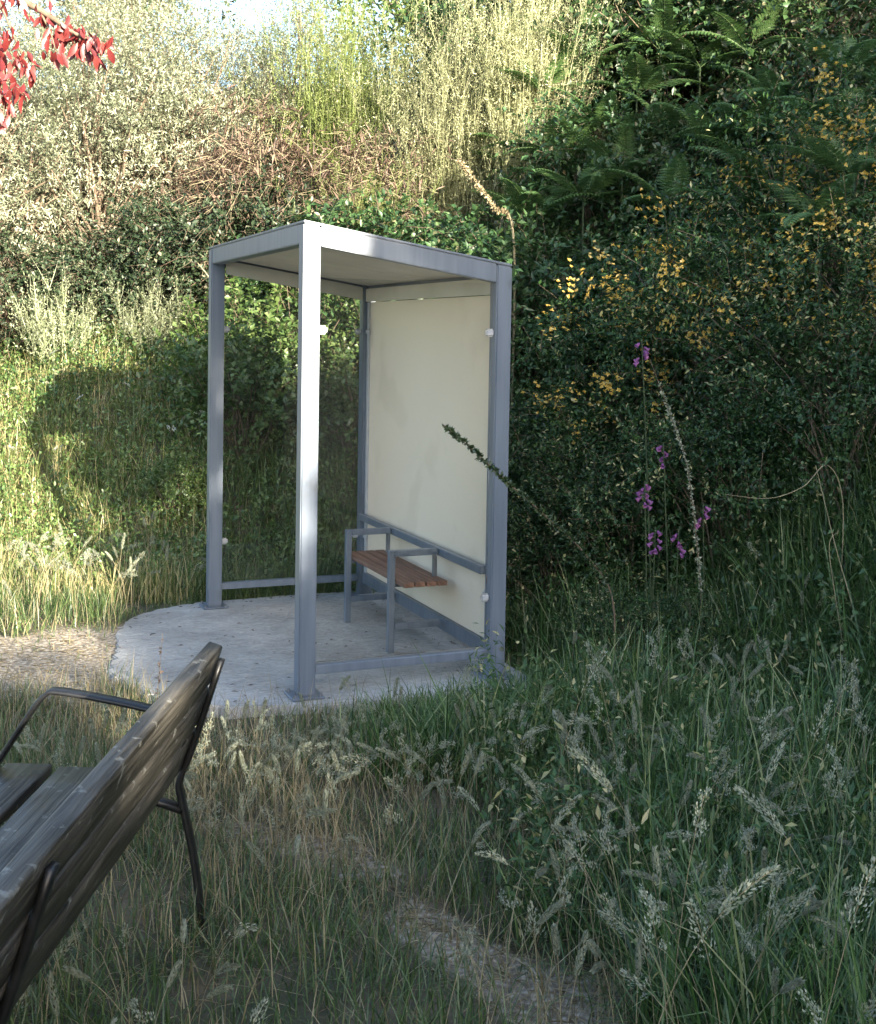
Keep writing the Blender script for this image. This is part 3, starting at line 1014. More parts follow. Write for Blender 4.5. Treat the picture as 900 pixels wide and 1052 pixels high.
for (u, v, dz, k, rz, sc, lab) in ((-1.8, 12.3, 0, 1, .2, 1.6, 'brown dead bracken clump left of the front roof corner'),
                                   (-.72, 11.9, 0, 2, 3.3, 1.5, 'brown dead bracken clump above the middle of the roof'),
                                   (-4.4, 12.0, 0, 2, 1.1, .9, 'brown dead bracken clump at the left edge')):
    plant('dead_bracken', lab, u, v, 'dead', k, rz, sc, 'dead bracken on the bank', 'bracken', 0, **DEAD)


# ferns
def frond_mesh(seed, Ln=.75):
    rg = np.random.default_rng(seed)
    G = Geo()
    n = 22
    t = np.linspace(0, 1, n)
    th = .55 + 1.05 * t ** 1.2
    dx = np.concatenate([[0], np.cumsum(np.sin(th[:-1]))]) * Ln / (n - 1)
    dz = np.concatenate([[0], np.cumsum(np.cos(th[:-1]))]) * Ln / (n - 1)
    C = np.stack([dx, np.zeros(n), dz], 1)
    V, F = tube(C, .004, .001, 3); G.add(V, F, .8)
    for i in range(4, n):
        tt = (i - 4) / (n - 4)
        pl = .19 * Ln / .75 * (1 - tt) ** .75 * min(1, .45 + tt * 4) + .012
        T = unit(C[min(i + 1, n - 1)] - C[i - 1])
        up = np.array([-T[2], 0, T[0]])
        for sd in (-1, 1):
            pd = unit(np.array([0, sd, 0]) * .9 + T * .45 - up * .22)
            V, F, R_ = leaves(C[i][None], pd[None], up[None] + rg.normal(0, .12, (1, 3)), np.array([pl]), np.array([.034 * (.5 + .5 * pl / .2)]), .12, r=np.array([np.clip(rg.normal(.5, .2), 0, 1)]))
            G.add(V, F, R_)
            m = max(3, int(pl / .02))
            q = (np.arange(m) + .6) / (m + .6)
            Pm = C[i] + pd * (pl * q)[:, None] - up * (.015 * q)[:, None]
            for e in (-1, 1):
                sdv = unit(np.cross(pd, up)) * e
                V, F, R_ = leaves(Pm, np.tile(sdv + pd * .6, (m, 1)), np.tile(up, (m, 1)), .026 * (1.15 - q) * (.5 + pl / .3), .014, .1, r=np.clip(rg.normal(.55, .2, m), 0, 1))
                G.add(V, F, R_)
    me_ = G.mesh('frond'); me_.materials.append(M['fern'])
    return me_


FR = [frond_mesh(s) for s in (1, 2, 3)]


def fern(label, u, v, dz, n, sc, seed):
    rg = np.random.default_rng(seed)
    x, y = to_xy(u, v)
    z = float(H(u, v))
    t = thing('fern', label, 'fern', (x, y, z), 0, 'ferns on the slope', 1)
    if dz > .05:
        V, F = tube([(0, 0, -.05), (.01, 0, dz * .5), (0, 0, dz + .02)], .012, .008, 5)
        link('stalk', np_mesh('stalk', V, F), M['green_stem'], t)
    a0 = rg.random() * 6.28
    for i in range(n):
        f_ = link('frond', FR[rg.integers(3)], None, t)
        f_.location = (0, 0, dz)
        f_.rotation_euler = (rg.normal(0, .12), rg.normal(.2, .22), a0 + i * 6.283 / n + rg.normal(0, .25))
        s_ = sc * (.8 + .4 * rg.random()); f_.scale = (s_, s_, s_)


FERN_AT = [(575, 120, 9.9, 'fern with a sunlit frond right of the pale broom'), (600, 30, 11.2, 'fern at the top edge near the sunlit foliage'),
           (655, 60, 10.9, 'fern near the top of the slope, second from the pale broom'), (640, 140, 9.6, 'fern above the yellow flowers nearest the shelter'),
           (720, 30, 10.9, 'fern at the top edge, middle of the slope'), (730, 110, 10.0, 'fern in the middle of the dark slope'),
           (690, 170, 9.2, 'fern just above the middle yellow flowers'), (800, 60, 10.4, 'fern at the upper right between the brambles'),
           (800, 150, 9.4, 'fern above the right yellow flower sprays'), (870, 30, 10.4, 'fern in the top right corner'),
           (880, 130, 9.3, 'fern at the right edge of the slope'), (545, 185, 9.4, 'fern right of the dry brown stem'),
           (470, 120, 10.8, 'fern under the pale broom, left of the dark slope'), (335, 195, 11.4, 'single bright fern beside the dead bracken')]
FERN_AT[13:13] = [(560, 60, 0, 'fern in the sunlit edge of the slope, near the top'), (620, 95, 0, 'fern beside the sunlit frond, second row'), (690, 100, 0, 'fern left of the middle of the dark slope'),
                  (770, 95, 0, 'fern right of the middle of the dark slope'), (850, 85, 0, 'fern below the top right corner'), (600, 165, 0, 'fern between the roof corner and the yellow flowers'),
                  (760, 165, 0, 'low fern among the first yellow flowers'), (845, 175, 0, 'low fern over the right yellow sprays'), (680, 15, 0, 'fern touching the top edge, left of its middle'), (770, 15, 0, 'fern touching the top edge, right of its middle')]
NF = len(FERN_AT) - 1
for i, (px, py, v, lab) in enumerate(FERN_AT):
    u_, v_, p = hit(px, py, 1.8 if i != NF else 1.9, 7.0)
    gz = float(H(u_, v_))
    fern(lab, u_, v_, max(.0, p[2] - gz - .35), 4 if i == NF else 7, .85 if i < NF else .6, 300 + i)


# foxgloves
def bell_mesh():
    bm = bmesh.new()
    prof = [(.0, .004), (.006, .0075), (.016, .0095), (.026, .011), (.033, .0145), (.035, .0165)]
    rings = []
    for z, r_ in prof:
        rings.append([bm.verts.new((r_ * math.cos(a), r_ * math.sin(a), -z)) for a in np.arange(9) * 2 * math.pi / 9])
    for a, b_ in zip(rings[:-1], rings[1:]):
        for j in range(9):
            bm.faces.new((a[j], b_[j], b_[(j + 1) % 9], a[(j + 1) % 9]))
    bm.faces.new(rings[0])
    me_ = bpy.data.meshes.new('flower'); bm.to_mesh(me_); bm.free()
    me_.attributes.new('rnd', 'FLOAT', 'FACE')
    for i, p in enumerate(me_.polygons):
        me_.attributes['rnd'].data[i].value = .3 + .5 * ((i // 9) % 5) / 5
        p.use_smooth = True
    me_.materials.append(M['purple'])
    return me_


BELL = bell_mesh()


def foxglove(label, px, py, v, nfl, lean, seed, drop=None, sc=1.0, group='foxgloves'):
    rg = np.random.default_rng(seed)
    p = at_v(px, py, v)
    u_, v_ = to_uv(p[0], p[1])
    bu = u_ + lean
    x, y = to_xy(bu, v_ + .05)
    gz = float(H(bu, v_ + .05))
    t = thing('foxglove', label, 'flower', (x, y, gz), 0, group)
    top = p - np.array([x, y, gz]) + np.array([0, 0, .07])
    pts = smooth_line([(0, 0, -.05), top * .5 + np.array([0, 0, .06]), top], 6)
    V, F = tube(pts, .0055, .003, 5)
    link('stem', np_mesh('stem', V, F), M['green_stem'], t)
    for i in range(nfl):
        a = rg.random() * 6.28
        f_ = link('flower', BELL, None, t)
        q = top - np.array([0, 0, .02 + .12 * i / nfl]) + np.array([math.cos(a), math.sin(a), 0]) * .012
        f_.location = tuple(q)
        f_.rotation_euler = (0, -.75 + rg.normal(0, .15), a + math.pi)
        f_.rotation_euler = Vector((math.cos(a) * .8, math.sin(a) * .8, -.65)).to_track_quat('-Z', 'Y').to_euler()
        f_.scale = (.85 * sc * (.9 + .3 * rg.random()),) * 3
    G = Geo()
    k = 8
    tt = .1 + .5 * rg.random(k)
    P = pts[(tt * (len(pts) - 1)).astype(int)]
    aa = rg.random(k) * 6.28
    V, F, R_ = leaves(P, np.stack([np.cos(aa), np.sin(aa), .3 + 0 * aa], 1), np.tile((0, 0, 1.), (k, 1)), .12, .035, .1)
    G.add(V, F, R_)
    me_ = G.mesh('leaf'); link('leaves', me_, M['wort'], t, 'stuff')


foxglove('purple foxglove highest on the slope, below the yellow flowers', 659, 362, 6.5, 6, .12, 1)
foxglove('small purple foxglove below the highest one', 681, 468, 6.4, 4, .08, 2)
foxglove('bright purple foxglove left of the dark stem, middle height', 662, 508, 6.2, 8, .05, 3)
foxglove('dim purple foxglove rightmost of the cluster', 722, 530, 6.5, 6, .04, 4, sc=.85)
foxglove('purple foxglove lowest left of the cluster above the tall grass', 673, 555, 6.2, 8, .0, 5, sc=.9)
foxglove('purple foxglove lowest right of the cluster above the tall grass', 697, 558, 6.3, 6, .0, 6, sc=.9)
foxglove('single purple flower low in the foreground grass by the bare path', 668, 1012, 3.4, 3, .02, 7, sc=.75)


# seed spikes and dry stems
def spike(name, label, px_pts, v0, v1, npod, mat_pod, mat_stem, pod=.014, r0=.004, cat='plant', frac0=0.0):
    """stem through image points (tip first), the depth running from v0 at the tip to v1 at the base"""
    n = len(px_pts)
    P = np.array([at_v(*q, v0 + (v1 - v0) * i / (n - 1)) for i, q in enumerate(px_pts)])
    b_ = P[-1].copy()
    u_, v_ = to_uv(b_[0], b_[1])
    gz = float(H(u_, v_))
    P = np.vstack([P, [b_[0] + .02, b_[1] + .03, gz - .04]])
    t = thing(name, label, cat, (b_[0], b_[1], gz))
    C = smooth_line(P - np.array([b_[0], b_[1], gz]), 8)
    V, F = tube(C[::-1], r0, r0 * .4, 5)
    link('stem', np_mesh('stem', V, F), M[mat_stem], t)
    if npod:
        rg = np.random.default_rng(int(px_pts[0][0]))
        L_ = (n - 1) * 8
        s = frac0 + (1 - frac0) * rg.random(npod) ** .9
        s = s * (L_ - 1)
        i0 = s.astype(int); fr_ = (s - i0)[:, None]
        Q = C[i0] * (1 - fr_) + C[i0 + 1] * fr_
        G = Geo()
        dr = rg.normal(0, 1, (npod, 3)) + np.array([0, 0, .2])
        V, F, R_ = leaves(Q, dr, rg.normal(0, 1, (npod, 3)), pod * (.6 + .8 * rg.random(npod)), pod * .6, .3)
        G.add(V, F, R_)
        V, F, R_ = leaves(Q, dr + rg.normal(0, .5, (npod, 3)), rg.normal(0, 1, (npod, 3)), pod * (.6 + .8 * rg.random(npod)), pod * .6, .3)
        G.add(V, F, R_)
        link('pods', G.mesh('pods'), M[mat_pod], t, 'stuff')
    return t


spike('seed_spike', 'leaning dark seed spike crossing the right shelter post and cream wall', [(455, 436), (490, 466), (520, 494), (560, 530), (600, 568), (630, 620)], 5.75, 6.1, 420, 'tree', 'twig', .024, .0055)
spike('dry_stem', 'thick pale broken stem above the right part of the shelter roof', [(470, 163), (488, 186), (508, 214), (528, 252)], 9.6, 9.7, 260, 'dry', 'straw_stem', .03, .012)
spike('dry_stem', 'long thin dry stem rising at the right edge, taller', [(838, 478), (858, 560), (880, 640), (893, 720)], 5.6, 5.7, 0, 'dry', 'straw_stem', r0=.004)
spike('dry_stem', 'thin dry stem at the right edge, bent and shorter', [(862, 545), (852, 560), (858, 612), (870, 690)], 5.7, 5.7, 0, 'dry', 'straw_stem', r0=.003)
spike('dry_stem', 'pale arched stem lying level across the right slope', [(745, 508), (790, 512), (825, 500), (850, 478), (866, 520)], 5.9, 6.1, 0, 'dry', 'straw_stem', r0=.003)
spike('seed_spike', 'brown seed spike standing between the purple flowers', [(668, 370), (690, 430), (706, 480), (716, 560), (720, 620)], 6.3, 6.4, 260, 'seed', 'twig', .018, .004, frac0=.1)
spike('seed_spike', 'pale yellowing seed spike bowed over the grass beside the bare path', [(452, 872), (500, 862), (560, 838), (605, 822), (650, 850)], 4.4, 4.6, 320, 'dry', 'straw_stem', .018, .003)
spike('dry_stem', 'dark dead flower stalk in front of the concrete pad by the park bench', [(167, 650), (164, 690), (160, 730), (158, 770)], 5.3, 5.3, 26, 'dead', 'twig', .016, .002)
spike('dry_stem', 'pale angled twig left of the shelter roof corner', [(203, 270), (214, 284), (222, 300)], 10.3, 10.3, 0, 'dry', 'straw_stem', r0=.010)

# white wild flowers on the left bank
GW = Geo()
rg = np.random.default_rng(5)
for a in range(26):
    an, ra = rg.random() * 6.28, .03 * rg.random() ** .5
    V, F, R_ = leaves(np.array([[ra * math.cos(an), ra * math.sin(an), rg.normal(0, .003)]]), np.array([[math.cos(an), math.sin(an), .3]]), np.array([[0, 0, 1.]]), .016, .013, .1)
    GW.add(V, F, R_)
UMB = GW.mesh('umbel'); UMB.materials.append(M['white_fl'])
for (px, py, v, lab) in ((55, 362, 10.5, 'highest white wildflower on the left bank, below the brambles'), (176, 440, 10, 'largest white wildflower on the bank, just left of the far shelter post'), (60, 460, 9.8, 'white wildflower low on the left bank, second from the picture edge'),
        (82, 408, 10.2, 'white wildflower beside the foot of the leftmost broom sprig'), (130, 395, 10.3, 'white wildflower between the two small broom sprigs'), (205, 424, 9.9, 'white wildflower nearest the far shelter post'), (10, 460, 9.7, 'white wildflower closest to the left edge of the picture')):
    p = at_v(px, py, v)
    u_, v_ = to_uv(p[0], p[1]); gz = float(H(u_, v_))
    hgt = max(.2, p[2] - gz)
    t = thing('white_wildflower', lab, 'flower', (p[0], p[1], gz), rg.random() * 6, 'white wildflowers on the left bank')
    V, F = tube([(0.01, 0, -.03), (.0, .01, hgt * .5), (0, 0, hgt)], .003, .002, 4)
    link('stem', np_mesh('stem', V, F), M['green_stem'], t)
    h_ = link('flower_head', UMB, None, t); h_.location = (0, 0, hgt); h_.rotation_euler = (.5, -.3, 0); h_.scale = (1.1,) * 3


# ------------------------------------------------------------------ grass and ground cover
def scatter(n, u0, u1, v0, v1, wedge=.40, margin=.5):
    u = u0 + (u1 - u0) * rng.random(n); v = v0 + (v1 - v0) * rng.random(n)
    ok = np.abs(u) < wedge * v + margin
    return u[ok], v[ok]


def clump(u, v, s, k):
    return .5 + .5 * wob(u * 1.0, v * 1.0, s, k)


def grass(name, label, u, v, Ln, Wd, mat, lean=.25, bend=.6, seg=3, tone=None, sway=.3):
    x, y = to_xy(u, v)
    ok = ~in_pad(x, y, -.02)
    x, y, u, v = x[ok], y[ok], u[ok], v[ok]
    Ln = np.broadcast_to(Ln, (len(ok),))[ok]; Wd = np.broadcast_to(Wd, (len(ok),))[ok]
    n = len(x)
    P = np.stack([x, y, H(u, v) - .01], 1)
    az = rng.random(n) * 2 * math.pi + sway * wob(u, v, 2.0, 4)
    V, F, R_, _ = blades(P, Ln, Wd, az, np.abs(rng.normal(0, lean, n)), np.abs(rng.normal(0, bend, n)), seg, tone[ok] if tone is not None else None)
    o = link(name, np_mesh(name, V, F, R_), M[mat], None, 'stuff')
    return tag(o, label, 'grass')


# 1 short foreground grass with bare trodden patches
u, v = scatter(120000, -3.2, 3.2, 2.4, 8.9)
x, y = to_xy(u, v)
bm_ = bare_mask(x, y)
D = toe_dist(u, v)
cl = clump(u, v, 3.1, 2)
keep = (rng.random(len(u)) > bm_ * np.where(u < -1.4, .97, .74)) & (rng.random(len(u)) < .35 + .65 * cl) & (D < 1.2)
u, v, cl, bm_ = u[keep], v[keep], cl[keep], bm_[keep]
left = np.clip((.1 - u) / 1.2, 0, 1)
Ln = (.10 + .20 * rng.random(len(u)) * (.4 + cl)) * (1.15 - .25 * left) * (1 - .55 * bm_)
x, y = to_xy(u, v)
mid_ = np.exp(-((u + .45) ** 2 / .35 + (v - 4.6) ** 2 / 1.6))
Ln = Ln * (1 - .45 * mid_)
Ln = np.where((y > -.6) & (x > -.6) & (x < 1.5), Ln * np.clip(.35 + 1.0 * (-.05 - y), .35, 1), Ln)
tone = np.clip(rng.random(len(u)) * .82 + .25 * mid_ * (rng.random(len(u)) < .5) + .22 * left * (rng.random(len(u)) < .5) + .3 * bm_, 0, 1)
grass('short_grass', 'short mixed green grass around the bare trodden path', u, v, Ln, .0046, 'grass', .6, 1.35, 3, tone)

# 2 tall lush grass, right foreground and foot of the bank
u, v = scatter(78000, -.6, 3.6, 2.4, 8.2)
x, y = to_xy(u, v)
D = toe_dist(u, v)
edge = .25 + .28 * (v - 3.2) / 3 + .18 * wob(u, v, 2.2, 7)
w_ = np.clip((u - edge * (v < 6) + .55 * (v > 5.0)) / .55, 0, 1)
w_ = np.where(v > 5.0, np.clip((u + .55) / .5, 0, 1), w_)
keep = (rng.random(len(u)) < w_ * (.45 + .55 * clump(u, v, 2.3, 5))) & (bare_mask(x, y) < .35) & (D < 1.9)
u, v, w_ = u[keep], v[keep], w_[keep]
Ln = (.30 + .42 * rng.random(len(u))) * (.55 + .45 * w_) * np.where(v > 5.2, .72 + .28 * np.clip((u - .3) / .6, 0, 1), 1)
x, y = to_xy(u, v)
Ln = Ln * (.6 + .55 * clump(u, v, 4.2, 8))
Ln = np.where((y > -.75) & (x < 1.45), Ln * np.clip(.2 + 1.0 * (-.05 - y), .2, 1), Ln)
grass('tall_grass', 'tall lush dark grass filling the right foreground', u, v, Ln, .0055 + .006 * rng.random(len(u)) ** 2, 'grass_lush', .45, 1.45, 4, np.clip(rng.random(len(u)) * .98, 0, 1))

# 3 grass on the sunny left bank and behind the shelter
u, v = scatter(75000, -6, 1.2, 8.4, 12.2)
D = toe_dist(u, v)
keep = (D > -.6) & (D < 3.0) & (rng.random(len(u)) < .35 + .65 * clump(u, v, 1.9, 9))
u, v = u[keep], v[keep]
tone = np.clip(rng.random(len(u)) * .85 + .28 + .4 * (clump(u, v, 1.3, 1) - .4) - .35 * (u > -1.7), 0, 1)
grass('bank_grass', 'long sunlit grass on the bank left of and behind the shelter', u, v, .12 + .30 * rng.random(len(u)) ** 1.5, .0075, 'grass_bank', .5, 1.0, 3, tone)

# 3b small herbs in the bank grass
u, v = scatter(3600, -6, 1.0, 8.6, 12)
D = toe_dist(u, v)
keep = (D > -.3) & (D < 2.6)
u, v = u[keep], v[keep]
x, y = to_xy(u, v)
m_ = 15
n = len(u) * m_
ci = np.repeat(np.arange(len(u)), m_)
hh = .12 + .28 * rng.random(len(u))
P = np.stack([x[ci] + rng.normal(0, .06, n), y[ci] + rng.normal(0, .06, n), H(u, v)[ci] + hh[ci] * rng.random(n) + .02], 1)
V, F, R_ = leaves(P, rng.normal(0, 1, (n, 3)) + np.array([0, 0, .4]), np.array([0, -.4, 1.]) + rng.normal(0, .5, (n, 3)), .042 * (.5 + .9 * rng.random(n)), .02 * (.5 + .9 * rng.random(n)))
tag(link('bank_herbs', np_mesh('bank_herbs', V, F, R_), M['bush'], None, 'stuff'), 'small leafy herbs mixed into the bank grass', 'herbs')

# 4 dry straw: by the park bench, along the front of the pad, dead patch beside the path
u, v = scatter(42000, -3.0, 1.6, 2.6, 8.0)
x, y = to_xy(u, v)
c1 = np.exp(-((u + 1.15) ** 2 / .5 + (v - 5.1) ** 2 / .55))
c2 = 1.4 * np.exp(-((u - .60) ** 2 / .06 + (v - 4.2) ** 2 / .14))
c3 = np.exp(-((u + 2.3) ** 2 / .8 + (v - 6.0) ** 2 / .35))
c1 = c1 * np.where((y > -.5) & (x > -.5), .5, 1)
dn = np.clip(1.0 * c1 + 1.1 * c2 + .9 * c3 + .07 + .35 * np.exp(-((u + .45) ** 2 / .3 + (v - 4.6) ** 2 / 1.2)) + .3 * bare_mask(x, y) * (u > -1.6), 0, 1)
keep = (rng.random(len(u)) < dn) & (bare_mask(x, y) * (u < -1.3) < .6)
u, v = u[keep], v[keep]
grass('dry_grass', 'dry straw coloured grass between the park bench and the concrete pad', u, v, .09 + .24 * rng.random(len(u)) ** 1.3, .0038, 'dry', .65, 1.2, 3)

# 5 straw litter lying on bare ground
u, v = scatter(70000, -3, 2, 2.5, 8)
x, y = to_xy(u, v)
keep = (rng.random(len(u)) < np.clip(bare_mask(x, y) * np.where(u < -1.4, .12, .8), .05, 1)) & ~in_pad(x, y, .03)
u, v, x, y = u[keep], v[keep], x[keep], y[keep]
n = len(u)
az = rng.random(n) * 6.28
V, F, R_ = leaves(np.stack([x, y, H(u, v) + .006 + .01 * rng.random(n)], 1), np.stack([np.cos(az), np.sin(az), rng.normal(0, .12, n)], 1), np.tile((0, 0, 1.), (n, 1)), .03 + .07 * rng.random(n), .003 + .004 * rng.random(n), .2)
tag(link('straw_litter', np_mesh('straw_litter', V, F, R_), M['dry'], None, 'stuff'), 'flattened straw and dead leaves on the bare path', 'litter')

# 5a dead leaves and bits blown onto the concrete
x = -.9 + 2.2 * rng.random(700); y = -.15 + 2.5 * rng.random(700)
edge_ = ~in_pad(x, y, -.14)
keep = in_pad(x, y, -.03) & ((rng.random(700) < .12) | (edge_ & (rng.random(700) < .7)))
x, y = x[keep], y[keep]
n = len(x)
az = rng.random(n) * 6.28
V, F, R_ = leaves(np.stack([x, y, np.full(n, .004)], 1), np.stack([np.cos(az), np.sin(az), .05 + 0 * az], 1), np.tile((0, 0, 1.), (n, 1)), .012 + .035 * rng.random(n), .004 + .008 * rng.random(n), .25, r=rng.random(n) * .5)
tag(link('leaf_litter', np_mesh('leaf_litter', V, F, R_), M['dead'], None, 'stuff'), 'dead leaves and straw bits lying on the concrete', 'litter')

# 5b pebbles on bare ground
u, v = scatter(9000, -3, 2, 2.5, 8)
x, y = to_xy(u, v)
keep = (rng.random(len(u)) < bare_mask(x, y) * .5) & ~in_pad(x, y, .02)
u, v, x, y = u[keep], v[keep], x[keep], y[keep]
n = len(u)
sz = .003 + .006 * rng.random(n) ** 2.5
octv = np.array([(1, 0, 0), (-1, 0, 0), (0, 1, 0), (0, -1, 0), (0, 0, .7), (0, 0, -.5)], float)
octf = np.array([(0, 2, 4), (2, 1, 4), (1, 3, 4), (3, 0, 4), (2, 0, 5), (1, 2, 5), (3, 1, 5), (0, 3, 5)])
V = octv[None] * sz[:, None, None] * (.7 + .6 * rng.random((n, 6, 3))) + np.stack([x, y, H(u, v) + .002], 1)[:, None, :]
F = (np.arange(n)[:, None, None] * 6 + octf[None]).reshape(-1, 3)
tag(link('pebbles', np_mesh('pebbles', V.reshape(-1, 3), F, np.repeat(rng.random(n), 8)), M['dry'], None, 'stuff'), 'small pale pebbles on the bare trodden ground', 'pebbles')

# 6 leafy undergrowth over the whole bank
u, v = scatter(9000, -6.5, 5, 5, 15.5)
D = toe_dist(u, v)
keep = (D > .15) & ((D > 1.6) | (u > .4)) & ((u > .55) | (v > 9.0))
u, v = u[keep], v[keep]
x, y = to_xy(u, v)
m_ = 16
n = len(u) * m_
ci = np.repeat(np.arange(len(u)), m_)
hh = .12 + .35 * rng.random(len(u))
P = np.stack([x[ci] + rng.normal(0, .10, n), y[ci] + rng.normal(0, .10, n), (H(u, v)[ci] + hh[ci] * rng.random(n) + .02)], 1)
V, F, R_ = leaves(P, rng.normal(0, 1, (n, 3)) + np.array([0, 0, .3]), np.array([0, -.3, 1.]) + rng.normal(0, .45, (n, 3)), .045 * (.6 + .8 * rng.random(n)), .026 * (.6 + .8 * rng.random(n)))
tag(link('undergrowth', np_mesh('undergrowth', V, F, R_), M['bramble'], None, 'stuff'), 'low dark leafy undergrowth covering the bank', 'undergrowth')

# 7 broad leaved weeds low in the right grass
u, v = scatter(900, .0, 3, 3, 7.2)
D = toe_dist(u, v)
x, y = to_xy(u, v)
keep = (D < 1.5) & ~in_pad(x, y, .05) & (bare_mask(x, y) < .2) & (u > .2) & ~((x < 1.5) & (y > -.5))
u, v, x, y = u[keep], v[keep], x[keep], y[keep]
m_ = 34
n = len(u) * m_
ci = np.repeat(np.arange(len(u)), m_)
hh = .25 + .3 * rng.random(len(u))
tz = rng.random(n)
P = np.stack([x[ci] + rng.normal(0, .035, n), y[ci] + rng.normal(0, .035, n), H(u, v)[ci] + hh[ci] * tz], 1)
V, F, R_ = leaves(P, rng.normal(0, 1, (n, 3)) + np.array([0, 0, .4]), np.array([0, 0, 1.]) + rng.normal(0, .4, (n, 3)), .042 * (.5 + 1.0 * rng.random(n)), .014 * (.5 + 1.0 * rng.random(n)), r=np.clip(rng.normal(.7, .2, n), 0, 1))
tag(link('weed_leaves', np_mesh('weed_leaves', V, F, R_), M['wort'], None, 'stuff'), 'narrow leaved weeds mixed into the tall grass', 'weeds')


# ------------------------------------------------------------------ seed heads
def seed_stalk(Ln, az, lean, bend, hl, kind, rg, base=(0, 0, 0)):
    seg = 12
    t = np.linspace(0, 1, seg + 1)
    th = lean + bend * t ** 2.2
    dx = np.concatenate([[0], np.cumsum(np.sin(th[:-1]))]) * Ln / seg
    dz = np.concatenate([[0], np.cumsum(np.cos(th[:-1]))]) * Ln / seg
    C = np.stack([dx * math.cos(az), dx * math.sin(az), dz], 1) + np.array(base)
    stem = tube(C[::1], .0016, .0008, 3)
    k0 = 1 - hl / Ln
    G = Geo()
    if kind == 'fog':           # dense soft spindle
        n = 170
        s = rg.random(n)
        rad = .0075 * np.sin(np.pi * np.clip(s * .92 + .06, 0, 1)) ** .8 * (hl / .12)
        sl, sw = .011, .0042
    elif kind == 'cock':        # side clusters
        n = 120
        cl_ = rg.choice([.05, .16, .3, .42, .56, .7, .82, .95], n)
        s = np.clip(cl_ + rg.normal(0, .025, n), 0, 1)
        rad = None
        sl, sw = .009, .005
    else:                       # open, feathery
        n = 90
        s = rg.random(n)
        rad = .028 * (1 - s) * rg.random(n) + .003
        sl, sw = .010, .004
    q = (k0 + (1 - k0) * s) * seg
    i0 = np.minimum(q.astype(int), seg - 1); fr_ = (q - i0)[:, None]
    P = C[i0] * (1 - fr_) + C[i0 + 1] * fr_
    T = unit(C[i0 + 1] - C[i0])
    o = rg.normal(0, 1, (n, 3)); o = unit(o - T * np.sum(o * T, 1)[:, None])
    if kind == 'cock':
        side = np.stack([np.cos(cl_ * 40), np.sin(cl_ * 40), .5 + 0 * cl_], 1)
        side = unit(side)
        rr = (.022 * (1 - .75 * s))
        P = P + side * rr[:, None] + rg.normal(0, .006, (n, 3))
    else:
        P = P + o * rad[:, None]
    V, F, R_ = leaves(P, T * .8 + o * .5, o, sl * (.7 + .6 * rg.random(n)), sw, .3, r=np.clip(rg.normal(.5, .2, n), 0, 1))
    G.add(V, F, R_)
    return stem, G


# prominent single stalks in the right foreground
STALK = []
for k in range(9):
    rg = np.random.default_rng(70 + k)
    kind = ('fog', 'fog', 'cock', 'fog', 'open', 'cock', 'fog', 'open', 'fog')[k]
    st, G = seed_stalk(.62 + .12 * rg.random(), 0, .05 + .15 * rg.random(), (1.9, 1.2, .25, 1.6, .5, .5, .8, .3, 2.1)[k], .13 + .03 * rg.random(), kind, rg)
    sm_ = np_mesh('stem', *st); sm_.materials.append(M['straw_stem'])
    hm = G.mesh('seed_head'); hm.materials.append(M['seed'])
    STALK.append((sm_, hm))
SP = [(640, 715), (680, 712), (742, 735), (770, 760), (800, 770), (650, 735), (720, 780), (760, 800), (820, 800), (850, 790), (880, 800), (700, 830), (740, 860), (790, 860), (830, 850),
      (870, 870), (895, 850), (650, 880), (690, 900), (730, 930), (770, 920), (810, 920), (850, 940), (890, 930), (620, 800), (590, 760), (560, 740), (610, 700), (580, 830), (540, 800),
      (700, 980), (760, 990), (820, 1000), (880, 1010), (640, 960), (690, 700), (830, 730), (870, 740), (520, 770), (560, 900)]
for i, (px, py) in enumerate(SP):
    rg = np.random.default_rng(500 + i)
    sm_, hm = STALK[rg.integers(9)]
    p = on_z(px, py, .5)
    u_, v_ = to_uv(p[0], p[1])
    gz = float(H(u_, v_))
    # stand so that the head reaches the wanted place
    p = on_z(px, py, gz + .55)
    u_, v_ = to_uv(p[0], p[1])
    rz = rg.choice([-YAW + rg.normal(0, .5), math.pi - YAW + rg.normal(0, .5)])
    t = thing('seed_grass', 'tall grass stalk with pale feathery seed head above the dark grass at right', 'grass stalk', (p[0], p[1], float(H(u_, v_)) - .01), rz, 'seed stalks above the right grass', .7 + .5 * rg.random())
    link('stem', sm_, None, t); link('seed_head', hm, None, t)

# the many smaller ones
GS, GH = Geo(), Geo()
rg = np.random.default_rng(9)
cnt = 0
for px, py, npx, sx, sy, hz in ((720, 700, 110, 110, 50, .5), (700, 880, 75, 120, 90, .5), (470, 760, 50, 70, 35, .38), (150, 980, 22, 90, 50, .33), (250, 770, 60, 80, 30, .35),
                                (100, 770, 40, 80, 30, .3), (330, 740, 40, 60, 15, .3), (40, 560, 50, 60, 20, .45), (150, 560, 40, 60, 20, .45)):
    for i in range(npx):
        a, b_ = rg.normal(px, sx), rg.normal(py, sy)
        if not (-30 < a < 930 and 420 < b_ < 1120):
            continue
        p = on_z(a, b_, hz - .07)
        u_, v_ = to_uv(p[0], p[1])
        if v_ < 2.6 or v_ > 11:
            continue
        gz = float(H(u_, v_))
        x, y = p[0], p[1]
        if in_pad(np.array([x]), np.array([y]), .02)[0]:
            continue
        st, G = seed_stalk(hz * (.8 + .4 * rg.random()), rg.random() * 6.28, abs(rg.normal(0, .2)), rg.choice([.3, .8, 1.5]), .07 + .04 * rg.random(), rg.choice(['fog', 'open', 'fog', 'cock']), rg, (x, y, gz - .01))
        GS.add(*st); GH.add(np.concatenate(G.V), np.concatenate(G.F), np.concatenate(G.R))
